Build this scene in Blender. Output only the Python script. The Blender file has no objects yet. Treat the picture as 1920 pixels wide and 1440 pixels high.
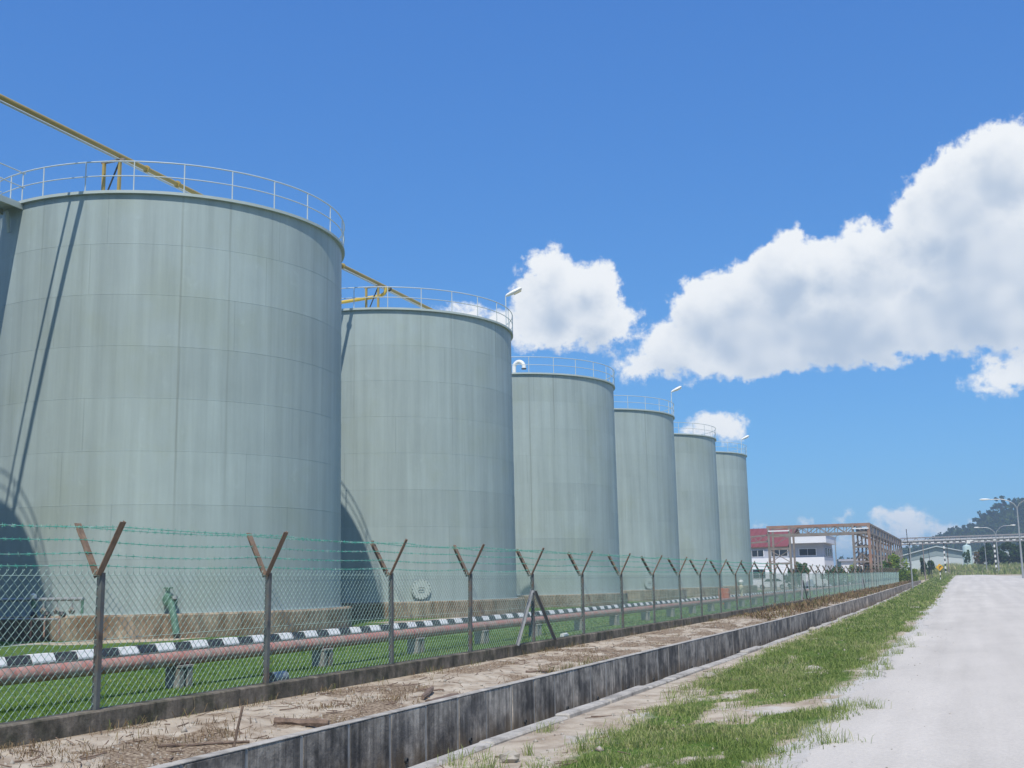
import bpy, math, random
import numpy as np
from mathutils import Vector, Matrix
R = math.radians
rng = np.random.default_rng(7)
random.seed(7)
scene = bpy.context.scene
COL = scene.collection

# ------------------------------------------------------------------ camera
cam_data = bpy.data.cameras.new('camera')
cam = bpy.data.objects.new('camera', cam_data)
COL.objects.link(cam)
cam_data.sensor_width = 36.0
cam_data.lens = 2178.8 / 1920.0 * 36.0
cam_data.clip_start = 0.1
cam_data.clip_end = 9000.0
_r = Vector((0.93247483, 0.36078734, -0.0179774))
_u = Vector((0.07740319, -0.15094675, 0.98550689))
_b = Vector((0.35284478, -0.92035187, -0.16868014))
M = Matrix.Identity(4)
for i in range(3):
    M[i][0], M[i][1], M[i][2] = _r[i], _u[i], _b[i]
M[2][3] = 1.6
cam.matrix_world = M
scene.camera = cam

# ------------------------------------------------------------------ sky with cumulus, sun
SUN_AZ, SUN_EL = R(18.0), R(57.0)            # measured from straight behind the row, towards the road
SUN = Vector((math.sin(SUN_AZ) * math.cos(SUN_EL), -math.cos(SUN_AZ) * math.cos(SUN_EL), math.sin(SUN_EL)))
SKY_STRENGTH = 0.13
CLOUDS = [(3.04, 18.33, 2.69, 1.98), (1.06, 17.18, 2.76, 2.14), (-0.37, 15.89, 2.23, 1.81), (2.28, 15.08, 3.78, 2.61),
    (-3.04, 14.45, 2.65, 1.85), (-5.02, 14.63, 2.23, 1.5), (-7.07, 14.29, 2.27, 2.15), (-9.19, 13.42, 2.18, 1.92),
    (-11.05, 12.76, 1.95, 1.93), (-8.23, 12.08, 4.26, 2.42), (-4.2, 12.04, 4.56, 2.38), (0.67, 12.59, 4.28, 2.67),
    (-12.69, 11.29, 2.09, 1.43), (-14.04, 10.43, 1.84, 0.83), (-10.64, 10.41, 2.82, 1.09), (2.96, 12.34, 3.07, 2.62),
    (-7.22, 16.21, 0.77, 0.55), (-3.92, 16.03, 0.74, 0.62), (-18.97, 15.3, 1.35, 1.17), (-18.74, 13.86, 2.02, 1.95),
    (-16.84, 14.33, 1.66, 1.35), (-16.35, 12.74, 1.87, 1.43), (-18.52, 12.02, 3.47, 1.0), (-20.92, 12.6, 1.61, 1.05),
    (-23.07, 13.29, 1.89, 0.58), (2.6, 8.85, 2.3, 0.85), (4.0, 9.4, 1.5, 1.0), (-10.79, 7.38, 1.4, 0.83),
    (-11.83, 7.22, 1.29, 0.52), (-2.68, 2.56, 1.05, 0.69), (-2.24, 2.05, 1.62, 0.59), (-4.93, 2.7, 0.63, 0.37),
    (-7.26, 2.58, 0.69, 0.33), (-3.92, 1.73, 2.81, 0.59), (-0.18, 1.74, 2.46, 0.48), (0.99, 2.31, 0.89, 0.34),
    (-9.26, 2.51, 0.75, 0.3), (8.5, 17.5, 4.0, 2.6), (13.0, 15.0, 5.0, 2.4), (19.0, 12.5, 4.0, 1.8)]

world = bpy.data.worlds.new('World')
scene.world = world
world.use_nodes = True
WN, WL = world.node_tree.nodes, world.node_tree.links
WN.clear()

def build_world():
    def ma(op, a, b=None, c=None):
        n = WN.new('ShaderNodeMath'); n.operation = op
        for k, s in enumerate((a, b, c)):
            if s is None: continue
            if isinstance(s, (int, float)): n.inputs[k].default_value = s
            else: WL.new(s, n.inputs[k])
        return n.outputs[0]
    def vm(op, a, b=None):
        n = WN.new('ShaderNodeVectorMath'); n.operation = op
        for k, s in enumerate((a, b)):
            if s is None: continue
            if isinstance(s, tuple): n.inputs[k].default_value = s
            else: WL.new(s, n.inputs[k])
        return n.outputs['Value'] if op == 'LENGTH' else n.outputs[0]
    def ramp(v, a, b, c, d):
        n = WN.new('ShaderNodeMapRange'); n.interpolation_type = 'SMOOTHSTEP'
        WL.new(v, n.inputs[0])
        for k, x in zip((1, 2, 3, 4), (a, b, c, d)): n.inputs[k].default_value = x
        return n.outputs[0]
    def noise(v, sc, det, ro=0.6, col=False):
        n = WN.new('ShaderNodeTexNoise'); n.inputs['Scale'].default_value = sc; n.inputs['Detail'].default_value = det
        n.inputs['Roughness'].default_value = ro; WL.new(v, n.inputs['Vector'])
        return n.outputs['Color' if col else 'Fac']
    tc = WN.new('ShaderNodeTexCoord')
    sp = WN.new('ShaderNodeSeparateXYZ'); WL.new(tc.outputs['Generated'], sp.inputs[0])
    az = ma('MULTIPLY', ma('ARCTAN2', sp.outputs[0], sp.outputs[1]), 57.29578)
    el = ma('MULTIPLY', ma('ARCSINE', sp.outputs[2]), 57.29578)
    cp = WN.new('ShaderNodeCombineXYZ'); WL.new(az, cp.inputs[0]); WL.new(el, cp.inputs[1])
    P = cp.outputs[0]                                        # azimuth, elevation in degrees
    nz = noise(P, 0.55, 5, 0.62, True)
    Q = vm('ADD', P, vm('MULTIPLY', vm('SUBTRACT', nz, (0.5, 0.5, 0.5)), (2.6, 2.1, 0.0)))
    QU = vm('ADD', Q, (0.3, 0.95, 0.0))                      # the same billows, looked up a little higher
    # the same kind of broken cumulus goes on round the rest of the sky
    gen = ma('MULTIPLY', ma('SUBTRACT', noise(vm('MULTIPLY', Q, (1.0, 1.9, 0.0)), 0.075, 2), 0.56), 16.0)
    gen = ma('MINIMUM', gen, ma('MULTIPLY', ma('SUBTRACT', ma('ABSOLUTE', ma('ADD', az, 21.0)), 44.0), 0.3))
    gen = ma('MINIMUM', gen, ma('MULTIPLY', ma('SUBTRACT', 46.0, el), 0.3))
    def field(q):
        acc = gen
        for (a, e, w, h) in CLOUDS:
            d = vm('LENGTH', vm('MULTIPLY', vm('SUBTRACT', q, (a, e, 0.0)), (1.0/w, 1.0/h, 0.0)))
            acc = ma('SMOOTH_MAX', acc, ma('MULTIPLY', ma('SUBTRACT', 1.08, d), h), 0.5)
        return acc
    fine = ma('SUBTRACT', noise(P, 1.15, 7, 0.6), 0.5)
    D = ma('ADD', field(Q), ma('MULTIPLY', fine, 1.5))
    U = ma('ADD', field(QU), ma('MULTIPLY', fine, 0.45))
    alpha = ma('MULTIPLY', ramp(D, 0.02, 0.52, 0.0, 1.0), ramp(el, 0.2, 4.0, 0.85, 1.0))
    deep = ramp(U, -0.1, 2.0, 0.0, 1.0)                    # 0 at the sunlit tops, 1 inside and towards the base
    patch = ramp(noise(P, 0.26, 2), 0.32, 0.62, 0.45, 1.0)
    grey = ma('MULTIPLY', deep, patch)
    sky = WN.new('ShaderNodeTexSky'); sky.sky_type = 'NISHITA'; sky.sun_disc = False
    sky.sun_elevation = SUN_EL; sky.sun_rotation = math.atan2(SUN.x, SUN.y)
    sky.altitude = 0.0; sky.air_density = 1.0; sky.dust_density = 0.0; sky.ozone_density = 2.0
    # clear tropical air: the sky's range is compressed towards saturated blue
    sc_ = WN.new('ShaderNodeSeparateColor'); WL.new(sky.outputs[0], sc_.inputs[0])
    hs = WN.new('ShaderNodeCombineColor')
    for k, (g_, c_) in enumerate(((0.68, 0.245), (0.62, 0.525), (0.40, 0.865))):
        WL.new(ma('MULTIPLY', ma('POWER', ma('MULTIPLY', sc_.outputs[k], SKY_STRENGTH), g_), c_/SKY_STRENGTH), hs.inputs[k])
    cc = WN.new('ShaderNodeMix'); cc.data_type = 'RGBA'
    WL.new(grey, cc.inputs['Factor'])
    cc.inputs[6].default_value = (7.1, 7.3, 7.5, 1.0)
    cc.inputs[7].default_value = (3.7, 4.45, 5.55, 1.0)
    mx = WN.new('ShaderNodeMix'); mx.data_type = 'RGBA'
    WL.new(alpha, mx.inputs['Factor']); WL.new(hs.outputs[0], mx.inputs[6]); WL.new(cc.outputs[2], mx.inputs[7])
    bg = WN.new('ShaderNodeBackground'); bg.inputs['Strength'].default_value = SKY_STRENGTH
    WL.new(mx.outputs[2], bg.inputs['Color'])
    out = WN.new('ShaderNodeOutputWorld'); WL.new(bg.outputs[0], out.inputs['Surface'])
build_world()
world.cycles.sampling_method = 'MANUAL'
world.cycles.sample_map_resolution = 256

sun_data = bpy.data.lights.new('sun', 'SUN')
sun_data.energy = 4.4; sun_data.angle = R(0.53); sun_data.color = (1.0, 0.945, 0.85)
sun = bpy.data.objects.new('sun', sun_data)
COL.objects.link(sun)
sun.location = SUN * 200
sun.rotation_euler = SUN.to_track_quat('Z', 'Y').to_euler()

vs = scene.view_settings
vs.view_transform = 'Standard'; vs.look = 'None'; vs.exposure = 0.0; vs.gamma = 1.0; vs.use_curve_mapping = False
scene.cycles.use_denoising = True
scene.cycles.max_bounces = 5; scene.cycles.diffuse_bounces = 2; scene.cycles.glossy_bounces = 2; scene.cycles.volume_bounces = 1
scene.cycles.transparent_max_bounces = 16

# ------------------------------------------------------------------ materials
def nd(nt, t, **kw):
    n = nt.nodes.new(t)
    for k, v in kw.items(): setattr(n, k, v)
    return n

def mat(name, col, rough=0.7, var=0.12, scale=4.0, streak=None, bump=0.0, bump_scale=40.0, col2=None, c2_scale=2.0,
        c2_lo=0.5, c2_hi=0.65, metallic=0.0, rand=0.0, spec=0.4, attr=None, vec=(1, 1, 1)):
    """base colour with cloudy variation, optional second colour in patches (stains), optional vertical streaks"""
    m = bpy.data.materials.new(name); m.use_nodes = True
    nt = m.node_tree; N, L = nt.nodes, nt.links
    b = N['Principled BSDF']
    b.inputs['Roughness'].default_value = rough; b.inputs['Metallic'].default_value = metallic
    b.inputs['Specular IOR Level'].default_value = spec
    tc = nd(nt, 'ShaderNodeNewGeometry')
    mp = nd(nt, 'ShaderNodeMapping'); mp.inputs['Scale'].default_value = vec
    L.new(tc.outputs['Position'], mp.inputs['Vector'])
    P = mp.outputs[0]
    def noise(sc, det=5, ro=0.6, v=P):
        n = nd(nt, 'ShaderNodeTexNoise'); n.inputs['Scale'].default_value = sc
        n.inputs['Detail'].default_value = det; n.inputs['Roughness'].default_value = ro
        L.new(v, n.inputs['Vector']); return n.outputs['Fac']
    def rampv(v, a, b_, lo, hi):
        n = nd(nt, 'ShaderNodeMapRange'); L.new(v, n.inputs[0])
        for k, x in zip((1, 2, 3, 4), (a, b_, lo, hi)): n.inputs[k].default_value = x
        return n.outputs[0]
    def mixc(f, a, b_, bt='MIX'):
        n = nd(nt, 'ShaderNodeMix', data_type='RGBA', blend_type=bt)
        for k, s in ((0, f), (6, a), (7, b_)):
            if isinstance(s, (tuple, list)): n.inputs[k].default_value = (*s, 1.0)
            elif isinstance(s, (int, float)): n.inputs[k].default_value = s
            else: L.new(s, n.inputs[k])
        return n.outputs[2]
    def gray(v):
        n = nd(nt, 'ShaderNodeCombineColor')
        for k in range(3): L.new(v, n.inputs[k])
        return n.outputs[0]
    c = tuple(col)
    if col2 is not None:
        c = mixc(rampv(noise(c2_scale, 6, 0.65), c2_lo, c2_hi, 0, 1), c, tuple(col2))
    if streak:
        amount, fh, fv = streak
        ms = nd(nt, 'ShaderNodeMapping'); ms.inputs['Scale'].default_value = (fh, fh, fv)
        L.new(tc.outputs['Position'], ms.inputs['Vector'])
        s = rampv(noise(1.0, 5, 0.65, ms.outputs[0]), 0.32, 0.7, 1 - amount, 1 + amount * 0.6)
        c = mixc(1.0, c, gray(s), 'MULTIPLY')
    if var:
        s = rampv(noise(scale, 6, 0.62), 0.3, 0.7, 1 - var, 1 + var)
        c = mixc(1.0, c, gray(s), 'MULTIPLY')
    if rand:
        oi = nd(nt, 'ShaderNodeObjectInfo')
        c = mixc(1.0, c, gray(rampv(oi.outputs['Random'], 0, 1, 1 - rand, 1 + rand)), 'MULTIPLY')
    if attr:
        at = nd(nt, 'ShaderNodeAttribute', attribute_name=attr[0])
        c = mixc(at.outputs['Fac'], c, attr[1])
    if isinstance(c, tuple): b.inputs['Base Color'].default_value = (*c, 1)
    else: L.new(c, b.inputs['Base Color'])
    if bump:
        bp = nd(nt, 'ShaderNodeBump'); bp.inputs['Strength'].default_value = bump; bp.inputs['Distance'].default_value = 0.02
        L.new(noise(bump_scale, 6, 0.6), bp.inputs['Height']); L.new(bp.outputs[0], b.inputs['Normal'])
    return m

def blade_mat(name, c1, c2, c3, transl=0.35):
    m = bpy.data.materials.new(name); m.use_nodes = True
    nt = m.node_tree; N, L = nt.nodes, nt.links
    N.remove(N['Principled BSDF'])
    at = nd(nt, 'ShaderNodeAttribute', attribute_name='rnd')
    cr = nd(nt, 'ShaderNodeValToRGB')
    cr.color_ramp.elements[0].color = (*c1, 1); cr.color_ramp.elements[1].color = (*c3, 1)
    e = cr.color_ramp.elements.new(0.6); e.color = (*c2, 1)
    L.new(at.outputs['Fac'], cr.inputs[0])
    d = nd(nt, 'ShaderNodeBsdfDiffuse'); t = nd(nt, 'ShaderNodeBsdfTranslucent'); mx = nd(nt, 'ShaderNodeMixShader')
    L.new(cr.outputs[0], d.inputs[0]); L.new(cr.outputs[0], t.inputs[0])
    mx.inputs[0].default_value = transl
    L.new(d.outputs[0], mx.inputs[1]); L.new(t.outputs[0], mx.inputs[2])
    L.new(mx.outputs[0], N['Material Output'].inputs['Surface'])
    return m

MAT = {}
MAT['tank'] = mat('tank_paint', (0.345, 0.415, 0.405), 0.5, 0.05, 0.7, streak=(0.15, 2.2, 0.10), rand=0.035, col2=(0.315, 0.375, 0.345), c2_scale=0.35, bump=0.3, bump_scale=0.9)
def add_drips(m):
    """rain and rust runs below the railing posts: thin vertical stains round the shell"""
    nt = m.node_tree; N, L = nt.nodes, nt.links; b = N['Principled BSDF']
    def ma(op, *a):
        n = nd(nt, 'ShaderNodeMath', operation=op)
        for k, s in enumerate(a):
            if isinstance(s, (int, float)): n.inputs[k].default_value = s
            else: L.new(s, n.inputs[k])
        return n.outputs[0]
    tc = nd(nt, 'ShaderNodeTexCoord'); sp = nd(nt, 'ShaderNodeSeparateXYZ'); L.new(tc.outputs['Object'], sp.inputs[0])
    wob = nd(nt, 'ShaderNodeTexNoise'); wob.inputs['Scale'].default_value = 0.5; L.new(tc.outputs['Object'], wob.inputs['Vector'])
    a = ma('ADD', ma('MULTIPLY', ma('ARCTAN2', sp.outputs[1], sp.outputs[0]), 26/(2*math.pi)), 62.6*26/360)
    a = ma('ADD', a, ma('MULTIPLY', ma('SUBTRACT', wob.outputs[0], 0.5), 0.03))
    cell = ma('ROUND', a); d = ma('ABSOLUTE', ma('SUBTRACT', a, cell))
    oi = nd(nt, 'ShaderNodeObjectInfo')
    cv = nd(nt, 'ShaderNodeCombineXYZ'); L.new(cell, cv.inputs[0])
    geo = nd(nt, 'ShaderNodeNewGeometry'); sg_ = nd(nt, 'ShaderNodeSeparateXYZ'); L.new(oi.outputs['Location'], sg_.inputs[0]); L.new(sg_.outputs[1], cv.inputs[1])
    wn = nd(nt, 'ShaderNodeTexWhiteNoise', noise_dimensions='2D'); L.new(cv.outputs[0], wn.inputs['Vector'])
    line = nd(nt, 'ShaderNodeMapRange'); L.new(d, line.inputs[0])
    for k, x in zip((1, 2, 3, 4), (0.008, 0.035, 1.0, 0.0)): line.inputs[k].default_value = x
    # each run starts at the rim and dies out at its own height
    bot = ma('MULTIPLY', wn.outputs['Value'], 13.0)
    fade = nd(nt, 'ShaderNodeMapRange'); L.new(ma('SUBTRACT', sp.outputs[2], bot), fade.inputs[0])
    for k, x in zip((1, 2, 3, 4), (-1.5, 3.0, 0.0, 1.0)): fade.inputs[k].default_value = x
    sm = nd(nt, 'ShaderNodeMapping'); sm.inputs['Scale'].default_value = (5, 5, 0.25); L.new(tc.outputs['Object'], sm.inputs['Vector'])
    nz = nd(nt, 'ShaderNodeTexNoise'); L.new(sm.outputs[0], nz.inputs['Vector']); nz.inputs['Scale'].default_value = 1.0
    wn2 = nd(nt, 'ShaderNodeTexWhiteNoise', noise_dimensions='3D'); cv2 = nd(nt, 'ShaderNodeCombineXYZ'); L.new(cell, cv2.inputs[0]); L.new(sg_.outputs[1], cv2.inputs[1]); cv2.inputs[2].default_value = 7.3; L.new(cv2.outputs[0], wn2.inputs['Vector'])
    some = ma('MULTIPLY', ma('MAXIMUM', ma('SUBTRACT', wn2.outputs['Value'], 0.2), 0.0), 1.5)
    f = ma('MULTIPLY', ma('MULTIPLY', ma('MULTIPLY', line.outputs[0], fade.outputs[0]), nz.outputs[0]), some)
    # rolled plates: seven to a course, staggered, each a touch different, with a weld line between
    pa = ma('ADD', ma('MULTIPLY', ma('ARCTAN2', sp.outputs[1], sp.outputs[0]), 7/(2*math.pi)), ma('MULTIPLY', oi.outputs['Random'], 7.0))
    pc = ma('FLOOR', pa); pf = ma('SUBTRACT', pa, pc); pv_ = nd(nt, 'ShaderNodeCombineXYZ'); L.new(pc, pv_.inputs[0]); L.new(oi.outputs['Random'], pv_.inputs[1])
    pw = nd(nt, 'ShaderNodeTexWhiteNoise', noise_dimensions='2D'); L.new(pv_.outputs[0], pw.inputs['Vector'])
    tone = ma('ADD', ma('MULTIPLY', pw.outputs['Value'], 0.09), 0.955)
    seam = ma('LESS_THAN', ma('ABSOLUTE', ma('SUBTRACT', pf, 0.5)), 0.0028)
    tone = ma('MULTIPLY', tone, ma('SUBTRACT', 1.0, ma('MULTIPLY', seam, 0.14)))
    # pale scuffs and patched paint
    sn = nd(nt, 'ShaderNodeTexNoise'); sn.inputs['Scale'].default_value = 1.7; sn.inputs['Detail'].default_value = 7; sn.inputs['Roughness'].default_value = 0.75; L.new(geo.outputs['Position'], sn.inputs['Vector'])
    sr = nd(nt, 'ShaderNodeMapRange'); L.new(sn.outputs[0], sr.inputs[0])
    for k, x in zip((1, 2, 3, 4), (0.60, 0.74, 1.0, 1.14)): sr.inputs[k].default_value = x
    tone = ma('MULTIPLY', tone, sr.outputs[0])
    tcx = nd(nt, 'ShaderNodeCombineColor')
    for k in range(3): L.new(tone, tcx.inputs[k])
    m0 = nd(nt, 'ShaderNodeMix', data_type='RGBA', blend_type='MULTIPLY'); m0.inputs[0].default_value = 1.0
    L.new(b.inputs['Base Color'].links[0].from_socket, m0.inputs[6]); L.new(tcx.outputs[0], m0.inputs[7])
    src = m0.outputs[2]
    mx = nd(nt, 'ShaderNodeMix', data_type='RGBA'); L.new(f, mx.inputs[0]); L.new(src, mx.inputs[6]); mx.inputs[7].default_value = (0.17, 0.19, 0.16, 1)
    L.new(mx.outputs[2], b.inputs['Base Color'])
add_drips(MAT['tank'])
MAT['tank_trim'] = mat('tank_trim', (0.42, 0.485, 0.46), 0.5, 0.06, 2.0)
MAT['rail'] = mat('railing_paint', (0.52, 0.58, 0.58), 0.4, 0.05, 2.0)
MAT['found'] = mat('foundation_concrete', (0.31, 0.255, 0.185), 0.9, 0.25, 4.0, streak=(0.45, 7.0, 0.5), col2=(0.17, 0.11, 0.06), c2_scale=1.2, c2_lo=0.42, c2_hi=0.66, bump=0.3, bump_scale=25)
MAT['yellow'] = mat('yellow_paint', (0.40, 0.295, 0.085), 0.5, 0.1, 3.0, col2=(0.35, 0.27, 0.10), c2_scale=1.5)
MAT['yellow_bright'] = mat('bright_yellow_paint', (0.62, 0.43, 0.07), 0.45, 0.06, 3.0)
MAT['dark_metal'] = mat('dark_metal', (0.04, 0.045, 0.05), 0.5, 0.1, 5.0)
MAT['post'] = mat('fence_post_steel', (0.11, 0.12, 0.115), 0.6, 0.2, 6.0, col2=(0.14, 0.10, 0.07), c2_scale=4.0)
MAT['rust'] = mat('rusty_angle', (0.24, 0.165, 0.11), 0.8, 0.22, 6.0, streak=(0.3, 20.0, 2.0), col2=(0.16, 0.12, 0.09), c2_scale=3.0)
MAT['wire'] = mat('mesh_wire', (0.34, 0.48, 0.42), 0.45, 0.12, 9.0)
MAT['barb'] = mat('barbed_wire', (0.08, 0.36, 0.27), 0.5, 0.2, 20.0, col2=(0.36, 0.52, 0.46), c2_scale=7.0)
MAT['kerb_dirty'] = mat('mossy_concrete', (0.20, 0.17, 0.13), 0.95, 0.35, 7.0, streak=(0.5, 5.0, 1.0), col2=(0.065, 0.062, 0.040), c2_scale=2.2, c2_lo=0.40, c2_hi=0.62, bump=0.5, bump_scale=30)
MAT['panel'] = mat('drain_panel_concrete', (0.50, 0.435, 0.35), 0.95, 0.35, 6.0, streak=(0.6, 9.0, 0.5), col2=(0.15, 0.135, 0.115), c2_scale=1.4, c2_lo=0.40, c2_hi=0.60, rand=0.25, bump=0.4, bump_scale=30)
def waterline(m):
    """rusty brown tide mark on the lower part of each drain panel (stain follows the water level)"""
    nt = m.node_tree; L = nt.links; b = nt.nodes['Principled BSDF']
    tc = nd(nt, 'ShaderNodeTexCoord'); sp = nd(nt, 'ShaderNodeSeparateXYZ'); L.new(tc.outputs['Object'], sp.inputs[0])
    g = nd(nt, 'ShaderNodeNewGeometry'); mp = nd(nt, 'ShaderNodeMapping'); mp.inputs['Scale'].default_value = (4, 4, 0.8); L.new(g.outputs['Position'], mp.inputs['Vector'])
    nz = nd(nt, 'ShaderNodeTexNoise'); nz.inputs['Scale'].default_value = 1.2; nz.inputs['Detail'].default_value = 5; L.new(mp.outputs[0], nz.inputs['Vector'])
    ad = nd(nt, 'ShaderNodeMath', operation='MULTIPLY_ADD'); L.new(nz.outputs[0], ad.inputs[0]); ad.inputs[1].default_value = 0.8; L.new(sp.outputs[2], ad.inputs[2])
    r = nd(nt, 'ShaderNodeMapRange'); L.new(ad.outputs[0], r.inputs[0])
    for k, x in zip((1, 2, 3, 4), (-0.05, -0.35, 0.0, 0.8)): r.inputs[k].default_value = x
    mx = nd(nt, 'ShaderNodeMix', data_type='RGBA'); L.new(r.outputs[0], mx.inputs[0]); L.new(b.inputs['Base Color'].links[0].from_socket, mx.inputs[6]); mx.inputs[7].default_value = (0.15, 0.105, 0.058, 1)
    L.new(mx.outputs[2], b.inputs['Base Color'])
waterline(MAT['panel'])
MAT['mortar'] = mat('joint_mortar', (0.40, 0.38, 0.34), 0.95, 0.25, 5.0, streak=(0.4, 8.0, 1.0))
MAT['coping'] = mat('pale_concrete', (0.42, 0.39, 0.34), 0.95, 0.25, 4.0, col2=(0.24, 0.22, 0.19), c2_scale=2.5, bump=0.4, bump_scale=30)
MAT['black_paint'] = mat('black_kerb_paint', (0.035, 0.038, 0.04), 0.6, 0.2, 5.0, col2=(0.13, 0.125, 0.115), c2_scale=3.0, c2_lo=0.54, c2_hi=0.7)
MAT['white_paint'] = mat('white_kerb_paint', (0.74, 0.73, 0.71), 0.6, 0.1, 8.0, col2=(0.45, 0.43, 0.39), c2_scale=3.0, c2_lo=0.56, c2_hi=0.72)
MAT['redpipe'] = mat('faded_red_pipe', (0.42, 0.19, 0.15), 0.75, 0.25, 6.0, col2=(0.36, 0.27, 0.22), c2_scale=3.5, c2_lo=0.42, c2_hi=0.6, bump=0.2)
MAT['concrete'] = mat('concrete', (0.27, 0.26, 0.235), 0.95, 0.2, 4.0, col2=(0.15, 0.135, 0.11), c2_scale=2.0, bump=0.3)
MAT['galv'] = mat('galvanised', (0.36, 0.37, 0.37), 0.4, 0.1, 5.0, metallic=0.3)
MAT['valve_green'] = mat('green_valve_paint', (0.10, 0.20, 0.145), 0.5, 0.2, 10.0)
MAT['steel_grey'] = mat('dull_galvanised', (0.20, 0.21, 0.215), 0.6, 0.15, 6.0)
MAT['lamp_white'] = mat('lamp_housing', (0.78, 0.77, 0.72), 0.4, 0.04, 3.0)
MAT['glass_dark'] = mat('dark_glass', (0.02, 0.024, 0.03), 0.15, 0.0)
MAT['orange'] = mat('orange_red_paint', (0.55, 0.14, 0.07), 0.6, 0.1, 5.0)
MAT['cream'] = mat('cream_paint', (0.60, 0.55, 0.38), 0.6, 0.08, 5.0)
MAT['rack'] = mat('weathered_steel', (0.235, 0.205, 0.185), 0.75, 0.25, 1.0, col2=(0.22, 0.135, 0.10), c2_scale=0.8)
MAT['rack_red'] = mat('red_oxide_steel', (0.32, 0.175, 0.125), 0.75, 0.2, 1.0, col2=(0.27, 0.21, 0.17), c2_scale=0.8)
MAT['rack_grey'] = mat('grey_tray', (0.27, 0.255, 0.26), 0.7, 0.15, 1.0)
MAT['white_wall'] = mat('white_render', (0.74, 0.75, 0.78), 0.8, 0.04, 0.5)
MAT['grey_and_shaded_wall'] = mat('grey_and_shaded_render', (0.40, 0.42, 0.48), 0.8, 0.05, 0.5)  # plain grey parts, and the office upper wall with overhang shade in its colour
MAT['red_roof'] = mat('red_roof_sheet', (0.22, 0.05, 0.043), 0.6, 0.08, 0.6)
MAT['brown_wall'] = mat('brown_cladding', (0.10, 0.085, 0.065), 0.8, 0.1, 0.6)
MAT['shed_wall'] = mat('pale_cladding', (0.52, 0.56, 0.56), 0.7, 0.05, 0.4)
MAT['shed_roof'] = mat('grey_green_sheet', (0.26, 0.31, 0.31), 0.6, 0.06, 0.4)
MAT['silo'] = mat('silo_paint', (0.46, 0.58, 0.55), 0.5, 0.06, 0.8, streak=(0.12, 2.0, 0.2))
MAT['sign_yellow'] = mat('sign_yellow', (0.75, 0.42, 0.03), 0.5, 0.03)
MAT['bark'] = mat('bark', (0.11, 0.085, 0.06), 0.95, 0.25, 8.0)
MAT['dead_wood'] = mat('weathered_wood', (0.19, 0.135, 0.10), 0.95, 0.3, 8.0, streak=(0.3, 12.0, 12.0), bump=0.5)
MAT['stone'] = mat('pale_stone', (0.36, 0.325, 0.27), 0.95, 0.25, 9.0, bump=0.4)
MAT['car_white'] = mat('white_car_paint', (0.75, 0.76, 0.77), 0.25, 0.0)
MAT['rubber'] = mat('tyre_rubber', (0.025, 0.025, 0.026), 0.85, 0.05)
MAT['hill'] = mat('hill_soil', (0.035, 0.05, 0.025), 0.95, 0.3, 0.05)
MAT['grass'] = blade_mat('verge_grass_blades', (0.15, 0.215, 0.055), (0.26, 0.33, 0.10), (0.50, 0.46, 0.25))
MAT['lawn'] = blade_mat('lawn_grass_blades', (0.10, 0.175, 0.03), (0.175, 0.285, 0.055), (0.36, 0.36, 0.14))
MAT['dry'] = blade_mat('dry_weed_blades', (0.17, 0.11, 0.065), (0.27, 0.20, 0.115), (0.13, 0.17, 0.05), 0.25)
MAT['leaf_dark'] = blade_mat('dark_leaves', (0.022, 0.05, 0.014), (0.05, 0.095, 0.025), (0.10, 0.15, 0.04), 0.3)
MAT['leaf_mid'] = blade_mat('mid_leaves', (0.04, 0.09, 0.018), (0.085, 0.16, 0.035), (0.16, 0.22, 0.06), 0.35)
MAT['leaf_lime'] = blade_mat('lime_leaves', (0.12, 0.20, 0.02), (0.24, 0.34, 0.045), (0.42, 0.46, 0.09), 0.4)
MAT['leaf_forest'] = blade_mat('forest_leaves', (0.018, 0.04, 0.014), (0.04, 0.072, 0.024), (0.075, 0.11, 0.04), 0.2)
MAT['leaf_red'] = blade_mat('reddish_leaves', (0.10, 0.09, 0.025), (0.22, 0.14, 0.05), (0.34, 0.19, 0.08), 0.3)

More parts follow.
